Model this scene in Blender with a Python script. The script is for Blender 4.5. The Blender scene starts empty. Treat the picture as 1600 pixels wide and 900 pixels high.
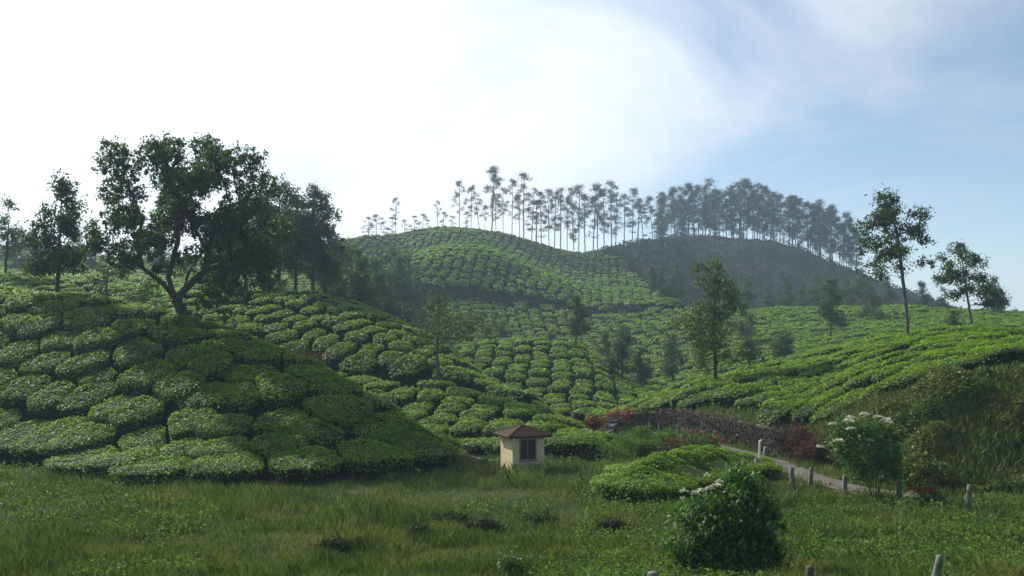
import bpy, bmesh, math, random
import numpy as np
from mathutils import Vector, Matrix

R = math.radians
rng = np.random.default_rng(11)
random.seed(11)
SC = bpy.context.scene
COL = SC.collection

# ------------------------------------------------------------------ camera, sky, sun, exposure
F = 1386.0            # focal length in pixels of a 1600 px wide frame
HOR = 540.0           # image row of eye level
cam_d = bpy.data.cameras.new('camera')
cam_d.sensor_width = 36.0
cam_d.lens = 36.0 * F / 1600.0
cam_d.shift_y = (HOR - 450.0) / 1600.0
cam_d.clip_start = 0.1
cam_d.clip_end = 20000
cam = bpy.data.objects.new('camera', cam_d)
COL.objects.link(cam)
cam.location = (0, 0, 0)
cam.rotation_euler = (R(90), 0, 0)
SC.camera = cam

SUN_AZ = R(-41)       # left of the view direction (+Y)
SUN_EL = R(36)
sun_vec = Vector((math.sin(SUN_AZ) * math.cos(SUN_EL), math.cos(SUN_AZ) * math.cos(SUN_EL), math.sin(SUN_EL)))
sun_d = bpy.data.lights.new('sun', 'SUN')
sun_d.energy = 5.0
sun_d.angle = R(0.6)
sun_d.color = (1.0, 0.95, 0.86)
sun = bpy.data.objects.new('sun', sun_d)
COL.objects.link(sun)
sun.rotation_euler = (-sun_vec).to_track_quat('-Z', 'Y').to_euler()

W = bpy.data.worlds.new('World')
SC.world = W
W.use_nodes = True
nt = W.node_tree
nt.nodes.clear()
def wn(t, **k):
    n = nt.nodes.new(t)
    for a, b in k.items():
        setattr(n, a, b)
    return n
sky = wn('ShaderNodeTexSky', sky_type='NISHITA', sun_disc=False)
sky.sun_elevation = SUN_EL
sky.sun_rotation = SUN_AZ
sky.altitude = 1500
sky.air_density = 1.2
sky.dust_density = 1.0
sky.ozone_density = 1.5
bg = wn('ShaderNodeBackground'); bg.inputs[1].default_value = 0.096
out = wn('ShaderNodeOutputWorld')
tc = wn('ShaderNodeTexCoord')
# thin high cloud: noise on a plane overhead, bright where it scatters the sun forward
sep = wn('ShaderNodeSeparateXYZ'); nt.links.new(tc.outputs['Generated'], sep.inputs[0])
zz = wn('ShaderNodeMath', operation='MAXIMUM'); nt.links.new(sep.outputs[2], zz.inputs[0]); zz.inputs[1].default_value = 0.0
za = wn('ShaderNodeMath', operation='ADD'); nt.links.new(zz.outputs[0], za.inputs[0]); za.inputs[1].default_value = 0.30
dx = wn('ShaderNodeMath', operation='DIVIDE'); nt.links.new(sep.outputs[0], dx.inputs[0]); nt.links.new(za.outputs[0], dx.inputs[1])
dy = wn('ShaderNodeMath', operation='DIVIDE'); nt.links.new(sep.outputs[1], dy.inputs[0]); nt.links.new(za.outputs[0], dy.inputs[1])
cmb = wn('ShaderNodeCombineXYZ'); nt.links.new(dx.outputs[0], cmb.inputs[0]); nt.links.new(dy.outputs[0], cmb.inputs[1])
mp = wn('ShaderNodeMapping'); nt.links.new(cmb.outputs[0], mp.inputs[0])
mp.inputs['Rotation'].default_value = (0, 0, R(28)); mp.inputs['Scale'].default_value = (0.85, 0.8, 1.0); mp.inputs['Location'].default_value = (1.7, 0.4, 0)
nz = wn('ShaderNodeTexNoise'); nt.links.new(mp.outputs[0], nz.inputs['Vector'])
nz.inputs['Scale'].default_value = 1.7; nz.inputs['Detail'].default_value = 7.0; nz.inputs['Roughness'].default_value = 0.56; nz.inputs['Distortion'].default_value = 0.6
dot = wn('ShaderNodeVectorMath', operation='DOT_PRODUCT'); nt.links.new(tc.outputs['Generated'], dot.inputs[0]); dot.inputs[1].default_value = sun_vec
cov = wn('ShaderNodeMapRange'); nt.links.new(dot.outputs['Value'], cov.inputs[0])
cov.inputs[1].default_value = 0.18; cov.inputs[2].default_value = 0.90; cov.inputs[3].default_value = -0.15; cov.inputs[4].default_value = 0.29
cs = wn('ShaderNodeMath', operation='ADD'); nt.links.new(nz.outputs['Fac'], cs.inputs[0]); nt.links.new(cov.outputs[0], cs.inputs[1])
cr = wn('ShaderNodeMapRange', interpolation_type='SMOOTHSTEP'); nt.links.new(cs.outputs[0], cr.inputs[0])
cr.inputs[1].default_value = 0.32; cr.inputs[2].default_value = 0.84; cr.inputs[3].default_value = 0.0; cr.inputs[4].default_value = 0.95
ph = wn('ShaderNodeMapRange'); nt.links.new(dot.outputs['Value'], ph.inputs[0])
ph.inputs[1].default_value = 0.25; ph.inputs[2].default_value = 0.92; ph.inputs[3].default_value = 4.7; ph.inputs[4].default_value = 10.8
cc = wn('ShaderNodeVectorMath', operation='SCALE'); cc.inputs[0].default_value = (0.91, 0.955, 1.0); nt.links.new(ph.outputs[0], cc.inputs['Scale'])
mx = wn('ShaderNodeMix', data_type='RGBA')
nt.links.new(cr.outputs[0], mx.inputs['Factor']); nt.links.new(sky.outputs[0], mx.inputs['A']); nt.links.new(cc.outputs[0], mx.inputs['B'])
nt.links.new(mx.outputs['Result'], bg.inputs[0])
nt.links.new(bg.outputs[0], out.inputs[0])

SC.view_settings.view_transform = 'Standard'
SC.view_settings.look = 'None'
SC.view_settings.gamma = 1.0
SC.view_settings.use_curve_mapping = False
SC.view_settings.exposure = 0.44
SC.cycles.max_bounces = 6
SC.cycles.diffuse_bounces = 3
SC.cycles.glossy_bounces = 2
SC.cycles.transmission_bounces = 3
SC.cycles.volume_bounces = 1
SC.cycles.transparent_max_bounces = 6

# ------------------------------------------------------------------ helpers
def mk_mesh(name, V, faces, mats, smooth=False):
    """V (n,3); faces: list of (array (m,k), material index)."""
    me = bpy.data.meshes.new(name)
    V = np.asarray(V, dtype=np.float32)
    faces = [(np.asarray(f, dtype=np.int32), i) for f, i in faces if len(f)]
    me.vertices.add(len(V)); me.vertices.foreach_set('co', V.ravel())
    nl = sum(f.size for f, _ in faces); npoly = sum(len(f) for f, _ in faces)
    me.loops.add(nl); me.polygons.add(npoly)
    me.loops.foreach_set('vertex_index', np.concatenate([f.ravel() for f, _ in faces]))
    tot = np.concatenate([np.full(len(f), f.shape[1], dtype=np.int32) for f, _ in faces])
    st = np.concatenate([[0], np.cumsum(tot)[:-1]]).astype(np.int32)
    me.polygons.foreach_set('loop_start', st); me.polygons.foreach_set('loop_total', tot)
    me.polygons.foreach_set('material_index', np.concatenate([np.full(len(f), i, dtype=np.int32) for f, i in faces]))
    me.polygons.foreach_set('use_smooth', np.full(npoly, smooth))
    for m in mats:
        me.materials.append(m)
    me.update(calc_edges=True)
    return me

def link(name, me, parent=None, loc=(0, 0, 0), rot=(0, 0, 0), scale=(1, 1, 1)):
    o = bpy.data.objects.new(name, me)
    COL.objects.link(o)
    o.location = loc; o.rotation_euler = rot; o.scale = scale
    if parent: o.parent = parent
    return o

def tag(o, label=None, cat=None, group=None, kind=None):
    if label: o['label'] = label
    if cat: o['category'] = cat
    if group: o['group'] = group
    if kind: o['kind'] = kind
    return o

_ONES = ['', 'first', 'second', 'third', 'fourth', 'fifth', 'sixth', 'seventh', 'eighth', 'ninth', 'tenth', 'eleventh', 'twelfth', 'thirteenth',
         'fourteenth', 'fifteenth', 'sixteenth', 'seventeenth', 'eighteenth', 'nineteenth']
_TENS = ['', '', 'twenty', 'thirty', 'forty', 'fifty', 'sixty', 'seventy', 'eighty', 'ninety']
_TENTH = ['', '', 'twentieth', 'thirtieth', 'fortieth', 'fiftieth', 'sixtieth', 'seventieth', 'eightieth', 'ninetieth']
def ordinal(n):
    if n < 20: return _ONES[n]
    return _TENTH[n // 10] if n % 10 == 0 else _TENS[n // 10] + '-' + _ONES[n % 10]

def pchip(x, y, q):
    x = np.asarray(x, float); y = np.asarray(y, float); q = np.clip(np.asarray(q, float), x[0], x[-1])
    h = np.diff(x); d = np.diff(y) / h
    m = np.zeros_like(y)
    for i in range(1, len(x) - 1):
        if d[i - 1] * d[i] > 0:
            w1 = 2 * h[i] + h[i - 1]; w2 = h[i] + 2 * h[i - 1]
            m[i] = (w1 + w2) / (w1 / d[i - 1] + w2 / d[i])
    m[0] = d[0]; m[-1] = d[-1]
    k = np.clip(np.searchsorted(x, q, side='right') - 1, 0, len(x) - 2)
    t = (q - x[k]) / h[k]
    return ((2*t**3 - 3*t**2 + 1) * y[k] + (t**3 - 2*t**2 + t) * h[k] * m[k] + (-2*t**3 + 3*t**2) * y[k+1] + (t**3 - t**2) * h[k] * m[k+1])

_perm = np.random.default_rng(5).random((257, 257))
def vnoise(x, y):
    x = np.asarray(x, float); y = np.asarray(y, float)
    xi = np.floor(x).astype(int); yi = np.floor(y).astype(int)
    fx = x - xi; fy = y - yi
    fx = fx * fx * (3 - 2 * fx); fy = fy * fy * (3 - 2 * fy)
    a = _perm[xi % 256, yi % 256]; b = _perm[(xi + 1) % 256, yi % 256]; c = _perm[xi % 256, (yi + 1) % 256]; d = _perm[(xi + 1) % 256, (yi + 1) % 256]
    return (a * (1 - fx) + b * fx) * (1 - fy) + (c * (1 - fx) + d * fx) * fy - 0.5
def fbm(x, y, o=3):
    s = 0; a = 1.0
    for i in range(o):
        s = s + a * vnoise(x * 2**i + 17.3 * i, y * 2**i - 9.1 * i); a *= 0.5
    return s

# ------------------------------------------------------------------ terrain: contour lines of the valley, front to back
def zy(D, y): return (HOR - y) / F * D
# each line: list of (x, depth, height)
def LZ(*p): return [(x, D, z) for x, D, z in p]
def LY(*p): return [(x, D, zy(D, y)) for x, D, y in p]
G0 = LZ((-900, 1.2, -1.55), (2500, 1.2, -1.55))
G1 = LZ((-900, 6, -2.0), (2500, 6, -1.95))
G2 = LZ((-900, 13.5, -4.8), (600, 13.5, -4.6), (1000, 13.5, -4.25), (2500, 13.5, -4.0))
G3 = LZ((-900, 20, -5.9), (700, 20, -5.9), (1000, 20, -5.5), (1500, 20, -5.3), (2500, 20, -5.2))
G4 = LZ((-900, 26, -6.2), (700, 26, -6.25), (1200, 26, -6.0), (1500, 26, -5.8), (2500, 26, -5.6))
F1 = LZ((-900, 43, -6.1), (0, 45, -6.2), (150, 42, -6.3), (350, 39.5, -6.3), (500, 41, -6.3), (600, 42.5, -6.3), (700, 44.8, -6.3), (740, 41, -6.3), (900, 39, -6.3),
        (1200, 34, -6.25), (1500, 29, -6.0), (2500, 28, -5.8))
F2 = LY((-900, 85, 430), (-300, 76, 446), (0, 70, 462), (100, 68, 478), (200, 65, 492), (290, 62, 512), (400, 58, 545), (500, 54, 590), (600, 50, 645), (690, 46, 716)) + \
     LZ((735, 43.5, -6.3), (850, 44, -6.3), (900, 44, -6.3), (960, 50, -6.3), (1000, 50, -6.35), (1100, 46, -6.35), (1200, 42, -6.35), (1300, 38, -6.3), (1400, 34.5, -6.25), (1500, 32, -6.15), (2500, 31, -6.0))
F2b = LZ((-900, 93, 5.6), (-300, 84, 4.4), (0, 78, 3.3), (290, 69, 0.0), (400, 64.5, -1.4), (500, 60, -3.2), (600, 54, -5), (700, 48, -6.2), (760, 46.5, -6.3), (900, 46.5, -6.3), (960, 58, -6.3),
         (1000, 58, -6.35), (1100, 53, -6.35), (1200, 47, -6.35), (1300, 42, -6.3), (1400, 37, -6.3), (1500, 34.5, -6.25), (2500, 33, -6.1))
F3 = LZ((-900, 98, 6.0), (0, 84, 4.1), (290, 73, 0.3), (400, 70, -1.3), (500, 66, -3.4), (620, 58, -5.6), (700, 54, -6.2), (800, 50.6, -6.3), (900, 49, -6.3), (935, 50, -6.3), (965, 66, -6.3),
        (1000, 66, -6.3), (1100, 60, -6.3), (1200, 52.5, -6.3), (1280, 47.5, -6.3), (1320, 44.5, -6.3), (1400, 40, -6.3), (1500, 38, -6.2), (2500, 37, -6.0))
F4 = LY((-900, 102, 448), (0, 88, 461), (290, 79, 514), (400, 75, 552), (450, 73.5, 575), (540, 70, 604), (620, 68, 611), (700, 66, 618), (760, 64.5, 636), (800, 63, 648), (850, 60, 668), (900, 55, 694), (935, 52.5, 708),
        (965, 69, 666), (1000, 68.5, 657), (1050, 66, 646), (1100, 63, 638), (1200, 56, 652), (1250, 53, 668), (1300, 50, 660), (1400, 47, 622), (1500, 46, 592), (1600, 46, 570), (2500, 46, 500))
F6 = LY((-900, 112, 405), (0, 95, 444), (100, 97, 453), (200, 99, 462), (330, 101, 472), (400, 100, 470), (450, 100, 467), (500, 98, 471), (550, 96, 484), (600, 94, 500), (650, 90, 524), (700, 86, 554), (750, 80, 593),
        (800, 74, 626), (850, 68, 660), (900, 61, 688), (935, 58, 694), (965, 76, 655), (1000, 77, 640), (1100, 80, 603), (1200, 83, 582), (1300, 86, 559), (1400, 88, 537), (1460, 88, 528), (1520, 87, 526), (1600, 82, 534), (2500, 78, 560))
F7 = LZ((-900, 122, 9), (0, 105, 4.5), (330, 112, 3), (500, 108, 3), (600, 104, 0.5), (700, 94, -4), (750, 87, -5.6), (800, 83, -6.3), (850, 81, -6.6), (900, 79, -6.6), (935, 79, -6.5), (965, 84, -6.6), (1000, 88, -6.4),
        (1100, 94, -5.8), (1200, 96, -4.6), (1300, 99, -3), (1400, 100, -1.2), (1500, 99, -0.8), (1600, 95, -0.8), (2500, 92, -2))
F9 = LY((-900, 150, 408), (0, 140, 440), (300, 132, 470), (500, 130, 500), (600, 128, 532), (650, 126, 548), (700, 125, 551), (740, 125, 543), (780, 125, 538), (830, 124, 537), (880, 122, 543), (930, 118, 562), (970, 112, 596),
        (1000, 108, 618), (1050, 112, 608), (1100, 116, 592), (1200, 119, 568), (1300, 122, 548), (1400, 123, 535), (1500, 122, 530), (1600, 118, 530), (2500, 112, 540))
F10 = LY((-900, 170, 405), (0, 160, 436), (300, 150, 462), (500, 150, 500), (600, 146, 545), (700, 144, 565), (830, 144, 566), (930, 140, 580), (1000, 132, 594), (1050, 134, 582), (1100, 138, 568), (1200, 142, 548), (1300, 144, 531), (1400, 145, 521), (1500, 143, 516), (2500, 138, 520))
F11 = LY((-900, 200, 395), (0, 190, 421), (100, 190, 426), (300, 190, 436), (500, 186, 446), (560, 186, 455), (600, 190, 463), (700, 195, 474), (800, 198, 483), (850, 198, 486), (930, 198, 497), (1000, 196, 491), (1060, 195, 485), (1100, 195, 489), (1160, 192, 492),
         (1240, 192, 489), (1400, 190, 487), (1500, 185, 492), (1600, 180, 497), (1800, 175, 500), (2500, 170, 505))
F11b = LY((-900, 206, 394), (0, 196, 420), (300, 196, 434), (500, 192, 444), (560, 189, 448), (600, 193, 446), (700, 198, 455), (800, 201, 465), (850, 201, 471), (930, 201, 489), (1000, 199, 484), (1060, 198, 478), (1100, 202, 495), (1160, 200, 500), (1400, 198, 496), (1600, 190, 506), (2500, 182, 512))
F12 = LY((-900, 250, 388), (0, 240, 409), (300, 240, 419), (500, 240, 429), (560, 240, 430), (620, 234, 416), (680, 226, 397), (740, 226, 394), (800, 228, 411), (860, 230, 437), (920, 240, 455), (1000, 235, 461), (1060, 230, 477), (1100, 230, 500), (1160, 228, 508), (1300, 226, 508), (1500, 222, 510), (2500, 220, 515))
F12b = [(x, D + (30 if 600 < x < 900 else 14), z * (D + (30 if 600 < x < 900 else 14)) / D + (0.6 if 600 < x < 900 else 0.0 if x > 1050 else 0.8)) for x, D, z in F12]
F13 = LY((-900, 300, 388), (0, 290, 392), (100, 290, 406), (200, 285, 412), (300, 280, 409), (400, 280, 402), (500, 280, 390), (560, 288, 377), (600, 300, 369), (650, 310, 361), (715, 320, 360), (760, 320, 366), (800, 322, 376), (850, 326, 390), (900, 334, 398),
         (950, 352, 390), (1000, 372, 379), (1060, 385, 375), (1130, 390, 373), (1200, 390, 379), (1250, 390, 393), (1300, 386, 413), (1350, 380, 431), (1400, 370, 451), (1450, 360, 471), (1500, 350, 487), (1600, 340, 504), (2500, 330, 515))
F14 = [(x, D * 1.22, z - 16) for x, D, z in F13]
F15 = LZ((-900, 800, -30), (2500, 800, -35))
F16 = LZ((-900, 3000, -60), (2500, 3000, -60))
NAMES = ['G0', 'G1', 'G2', 'G3', 'G4', 'F1', 'F2', 'F2b', 'F3', 'F4', 'F5', 'F5b', 'F6', 'F7', 'F9', 'F10', 'F11', 'F11b', 'F12', 'F12b', 'F13', 'F14', 'F15', 'F16']
XC = np.arange(-900, 2501, 8.0)
def line_eval(L, x):
    xs = [p[0] for p in L]
    return pchip(xs, [p[1] for p in L], x), pchip(xs, [p[2] for p in L], x)
LD, LZv = {}, {}
for nme in NAMES:
    if nme in ('F5', 'F5b'): continue
    LD[nme], LZv[nme] = line_eval(globals()[nme], XC)
# a narrow terrace behind the low mound, with a bank above it; to the right only a soft shoulder
tw = np.clip((900 - XC) / 60, 0, 1) * np.clip((XC - 380) / 80, 0, 1)
LD['F5'] = LD['F4'] + 1.8; LD['F5b'] = LD['F4'] + 2.5
fr = (LD['F5b'] - LD['F4']) / (LD['F6'] - LD['F4'])
lin = LZv['F4'] + (LZv['F6'] - LZv['F4']) * fr
LZv['F5'] = LZv['F4'] + (1 - tw) * (lin - LZv['F4']) * 0.75 + tw * 0.1
LZv['F5b'] = lin * (1 - tw) + tw * (LZv['F4'] + 0.95) + (1 - tw) * 0.12
def feat(nme, x): return np.interp(x, XC, LD[nme])

L0 = math.log(1.2); DL = 0.0125
NDg = int((math.log(2990) - L0) / DL)
DG = np.exp(L0 + DL * np.arange(NDg))
ZT = np.zeros((len(XC), NDg))
for i in range(len(XC)):
    d = np.array([LD[n][i] for n in NAMES]); z = np.array([LZv[n][i] for n in NAMES])
    for k in range(1, len(d)):
        if d[k] <= d[k - 1] + 0.3: d[k] = d[k - 1] + 0.3
    ZT[i] = pchip(d, z, DG)
def smooth_x(Z, n):
    for _ in range(n):
        P = np.pad(Z, ((1, 1), (0, 0)), mode='edge')
        Z = 0.25 * P[:-2] + 0.5 * P[1:-1] + 0.25 * P[2:]
    return Z
ZT = smooth_x(ZT, 2)
GX = (XC[:, None] - 800) / F * DG[None, :]
GY = np.broadcast_to(DG[None, :], GX.shape)
# the low tea mound in front of the road
def gauss(X, Y, cx, cy, ang, a, b):
    c, s = math.cos(ang), math.sin(ang)
    u = (X - cx) * c + (Y - cy) * s; v = -(X - cx) * s + (Y - cy) * c
    return np.exp(-((u / a)**2 + (v / b)**2)**1.6)
HEDGE = (8.1, 41.2, R(50), 5.0, 1.15)
def hedge_w(X, Y): return gauss(X, Y, *HEDGE)
ZT = ZT + 0.7 * hedge_w(GX, GY)
amp = np.clip((GY - 8) / 20, 0, 1)
ZT = ZT + amp * (0.16 * fbm(GX * 0.35, GY * 0.35) + np.clip((GY - 60) / 60, 0, 1) * 0.9 * fbm(GX * 0.09, GY * 0.09) + np.clip((GY - 200) / 100, 0, 1) * 2.0 * fbm(GX * 0.04, GY * 0.04))

def ground(X, Y):
    X = np.asarray(X, float); Y = np.maximum(np.asarray(Y, float), 1.21)
    a = np.clip((800 + F * X / Y - XC[0]) / 8.0, 0, len(XC) - 1.001); b = np.clip((np.log(Y) - L0) / DL, 0, NDg - 1.001)
    i = a.astype(int); j = b.astype(int); fa = a - i; fb = b - j
    return (ZT[i, j] * (1 - fa) + ZT[i + 1, j] * fa) * (1 - fb) + (ZT[i, j + 1] * (1 - fa) + ZT[i + 1, j + 1] * fa) * fb
YT = HOR - F * ZT / DG[None, :]              # image row of every ground point
YMIN = np.minimum.accumulate(YT, axis=1)     # highest ground met so far
def seen(X, Y, Z, margin=3.0):
    x = 800 + F * X / Y; y = HOR - F * Z / Y
    a = np.clip(((x - XC[0]) / 8.0).astype(int), 0, len(XC) - 1); b = np.clip(((np.log(Y) - L0) / DL).astype(int) - 6, 0, NDg - 1)
    return (y <= YMIN[a, b] + margin) & (x > -40) & (x < 1640) & (y < 930)
def at(x, D): return np.array([(x - 800) / F * D, D, float(ground((x - 800) / F * D, D))])
def normal_at(X, Y, e=0.4):
    gx = (ground(X + e, Y) - ground(X - e, Y)) / (2 * e); gy = (ground(X, Y + e) - ground(X, Y - e)) / (2 * e)
    n = np.stack([-gx, -gy, np.ones_like(gx)], -1)
    return n / np.linalg.norm(n, axis=-1, keepdims=True)

# ------------------------------------------------------------------ materials
def new_mat(name):
    m = bpy.data.materials.new(name); m.use_nodes = True
    n = m.node_tree.nodes; n.clear()
    return m, m.node_tree
def ramp(t, fac, stops):
    r = t.nodes.new('ShaderNodeValToRGB')
    while len(r.color_ramp.elements) < len(stops): r.color_ramp.elements.new(0.5)
    for e, (p, c) in zip(r.color_ramp.elements, stops): e.position = p; e.color = (*c, 1)
    t.links.new(fac, r.inputs[0]); return r
def noise(t, scale, detail=4, vec=None, rough=0.55):
    n = t.nodes.new('ShaderNodeTexNoise'); n.inputs['Scale'].default_value = scale; n.inputs['Detail'].default_value = detail; n.inputs['Roughness'].default_value = rough
    if vec is not None: t.links.new(vec, n.inputs['Vector'])
    return n
def leaf_mat(name, stops, trans, tcol, rough=0.45, spec=0.5, patch=0.0):
    m, t = new_mat(name)
    g = t.nodes.new('ShaderNodeNewGeometry')
    fac = g.outputs['Random Per Island']
    if patch:
        nn = noise(t, patch, 3, g.outputs['Position'])
        a = t.nodes.new('ShaderNodeMath'); a.operation = 'MULTIPLY_ADD'; t.links.new(nn.outputs['Fac'], a.inputs[0]); a.inputs[1].default_value = 1.5; a.inputs[2].default_value = -0.75
        b = t.nodes.new('ShaderNodeMath'); b.operation = 'MULTIPLY_ADD'; b.use_clamp = True; t.links.new(fac, b.inputs[0]); b.inputs[1].default_value = 0.7; b.inputs[2].default_value = 0.15
        c = t.nodes.new('ShaderNodeMath'); c.operation = 'ADD'; c.use_clamp = True; t.links.new(a.outputs[0], c.inputs[0]); t.links.new(b.outputs[0], c.inputs[1])
        fac = c.outputs[0]
    r = ramp(t, fac, stops)
    p = t.nodes.new('ShaderNodeBsdfPrincipled'); p.inputs['Roughness'].default_value = rough; p.inputs['Specular IOR Level'].default_value = spec
    t.links.new(r.outputs[0], p.inputs['Base Color'])
    o = t.nodes.new('ShaderNodeOutputMaterial')
    if trans > 0:
        tr = t.nodes.new('ShaderNodeBsdfTranslucent')
        mm = t.nodes.new('ShaderNodeMix'); mm.data_type = 'RGBA'; mm.blend_type = 'MULTIPLY'; mm.inputs['Factor'].default_value = 0.0
        t.links.new(r.outputs[0], mm.inputs['A'])
        sc = t.nodes.new('ShaderNodeVectorMath'); sc.operation = 'MULTIPLY'; t.links.new(r.outputs[0], sc.inputs[0]); sc.inputs[1].default_value = tcol
        t.links.new(sc.outputs[0], tr.inputs['Color'])
        ms = t.nodes.new('ShaderNodeMixShader'); ms.inputs[0].default_value = trans
        t.links.new(p.outputs[0], ms.inputs[1]); t.links.new(tr.outputs[0], ms.inputs[2]); t.links.new(ms.outputs[0], o.inputs[0])
    else:
        t.links.new(p.outputs[0], o.inputs[0])
    return m
def solid_mat(name, stops, scale=4, rough=0.8, bump=0.0, bscale=None, spec=0.3, detail=5, coord='Object', metallic=0):
    m, t = new_mat(name)
    tcn = t.nodes.new('ShaderNodeTexCoord')
    nn = noise(t, scale, detail, tcn.outputs[coord])
    r = ramp(t, nn.outputs['Fac'], stops)
    p = t.nodes.new('ShaderNodeBsdfPrincipled'); p.inputs['Roughness'].default_value = rough; p.inputs['Specular IOR Level'].default_value = spec; p.inputs['Metallic'].default_value = metallic
    t.links.new(r.outputs[0], p.inputs['Base Color'])
    if bump:
        b = t.nodes.new('ShaderNodeBump'); b.inputs['Strength'].default_value = bump; b.inputs['Distance'].default_value = 0.05
        n2 = noise(t, bscale or scale * 3, 6, tcn.outputs[coord]); t.links.new(n2.outputs['Fac'], b.inputs['Height']); t.links.new(b.outputs[0], p.inputs['Normal'])
    o = t.nodes.new('ShaderNodeOutputMaterial'); t.links.new(p.outputs[0], o.inputs[0])
    return m
M = {}
M['tea'] = leaf_mat('tea_leaf', [(0.0, (0.052, 0.114, 0.008)), (0.45, (0.112, 0.222, 0.010)), (0.8, (0.168, 0.295, 0.013)), (1.0, (0.24, 0.37, 0.02))], 0.45, (1.5, 1.4, 0.4), 0.5, 0.15)
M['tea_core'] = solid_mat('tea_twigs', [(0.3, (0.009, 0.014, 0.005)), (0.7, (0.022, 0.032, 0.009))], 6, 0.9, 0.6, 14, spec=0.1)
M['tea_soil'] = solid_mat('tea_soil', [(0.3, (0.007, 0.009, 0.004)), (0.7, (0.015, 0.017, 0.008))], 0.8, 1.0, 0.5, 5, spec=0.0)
M['meadow'] = solid_mat('meadow_soil', [(0.3, (0.022, 0.036, 0.010)), (0.7, (0.045, 0.055, 0.018))], 0.5, 0.95, 0.6, 4, spec=0.1)
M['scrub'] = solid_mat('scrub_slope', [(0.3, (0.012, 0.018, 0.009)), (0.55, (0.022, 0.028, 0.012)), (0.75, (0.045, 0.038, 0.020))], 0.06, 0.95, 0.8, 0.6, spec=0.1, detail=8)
M['grass'] = leaf_mat('grass_blade', [(0.0, (0.036, 0.068, 0.013)), (0.38, (0.070, 0.118, 0.021)), (0.66, (0.112, 0.160, 0.033)), (0.85, (0.185, 0.19, 0.06)), (1.0, (0.24, 0.195, 0.09))], 0.28, (1.4, 1.5, 0.7), 0.55, 0.2, patch=0.45)
M['weed'] = leaf_mat('weed_leaf', [(0.0, (0.038, 0.078, 0.015)), (0.6, (0.082, 0.148, 0.026)), (1.0, (0.15, 0.215, 0.045))], 0.35, (1.4, 1.5, 0.7), 0.6, 0.15, patch=0.4)
M['bank'] = leaf_mat('bank_leaf', [(0.0, (0.028, 0.058, 0.012)), (0.45, (0.07, 0.115, 0.018)), (0.8, (0.15, 0.18, 0.03)), (0.93, (0.15, 0.12, 0.045)), (1.0, (0.16, 0.075, 0.035))], 0.3, (1.4, 1.4, 0.8), 0.55, 0.3, patch=0.5)
M['bark'] = solid_mat('bark', [(0.3, (0.028, 0.022, 0.016)), (0.7, (0.075, 0.06, 0.045))], 5, 0.9, 0.8, 16, spec=0.15)
M['bark_pale'] = solid_mat('bark_pale', [(0.3, (0.05, 0.046, 0.04)), (0.7, (0.13, 0.125, 0.11))], 2, 0.85, 0.5, 9, spec=0.15)
M['leaf_dark'] = leaf_mat('leaf_dark', [(0, (0.020, 0.043, 0.010)), (0.6, (0.038, 0.074, 0.015)), (1, (0.075, 0.125, 0.024))], 0.40, (1.5, 1.7, 0.6), 0.5, 0.25)
M['leaf_oak'] = leaf_mat('leaf_silver_oak', [(0, (0.030, 0.050, 0.016)), (0.6, (0.055, 0.085, 0.024)), (1, (0.10, 0.13, 0.035))], 0.3, (1.5, 1.6, 0.7), 0.5, 0.35)
M['leaf_gold'] = leaf_mat('leaf_sunlit', [(0, (0.035, 0.066, 0.014)), (0.55, (0.062, 0.105, 0.022)), (1, (0.115, 0.155, 0.035))], 0.33, (1.3, 1.5, 0.6), 0.5, 0.35)
M['leaf_euc'] = leaf_mat('leaf_eucalyptus', [(0, (0.022, 0.036, 0.018)), (0.6, (0.040, 0.058, 0.030)), (1, (0.065, 0.085, 0.045))], 0.22, (1.3, 1.3, 0.9), 0.5, 0.35)
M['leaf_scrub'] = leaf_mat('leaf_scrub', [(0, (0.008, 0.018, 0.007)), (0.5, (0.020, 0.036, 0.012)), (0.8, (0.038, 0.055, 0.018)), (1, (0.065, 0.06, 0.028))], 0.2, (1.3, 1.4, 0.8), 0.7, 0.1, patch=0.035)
M['leaf_elder'] = leaf_mat('leaf_elder', [(0, (0.028, 0.068, 0.018)), (0.6, (0.058, 0.125, 0.028)), (1, (0.10, 0.19, 0.04))], 0.34, (1.4, 1.6, 0.7), 0.5, 0.25)
M['leaf_red'] = leaf_mat('leaf_red', [(0, (0.18, 0.012, 0.018)), (1, (0.42, 0.03, 0.035))], 0.3, (1.2, 1.0, 1.0), 0.5, 0.3)
M['leaf_rust'] = leaf_mat('leaf_rust', [(0, (0.05, 0.03, 0.018)), (0.6, (0.095, 0.05, 0.03)), (0.85, (0.15, 0.085, 0.05)), (1, (0.08, 0.10, 0.03))], 0.25, (1.3, 1.1, 1.0), 0.6, 0.25)
M['creeper'] = leaf_mat('leaf_dry_creeper', [(0, (0.045, 0.05, 0.022)), (0.35, (0.06, 0.045, 0.03)), (0.7, (0.12, 0.09, 0.065)), (0.9, (0.18, 0.15, 0.11)), (1, (0.30, 0.26, 0.2))], 0.2, (1.2, 1.1, 1.0), 0.7, 0.2)
M['flower'] = leaf_mat('flower_cream', [(0, (0.40, 0.42, 0.28)), (1, (0.66, 0.66, 0.52))], 0.2, (1, 1, 1), 0.7, 0.2)
M['white_flower'] = leaf_mat('flower_pale', [(0, (0.22, 0.22, 0.23)), (1, (0.42, 0.42, 0.43))], 0.2, (1, 1, 1), 0.7, 0.2)
M['road'] = solid_mat('dirt_road', [(0.3, (0.06, 0.058, 0.042)), (0.5, (0.105, 0.098, 0.078)), (0.7, (0.15, 0.14, 0.115))], 1.6, 0.95, 0.4, 12, spec=0.1)
M['concrete'] = solid_mat('concrete_post', [(0.3, (0.09, 0.085, 0.072)), (0.55, (0.17, 0.165, 0.15)), (0.75, (0.32, 0.31, 0.29))], 9, 0.9, 0.4, 30, spec=0.2)
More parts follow.
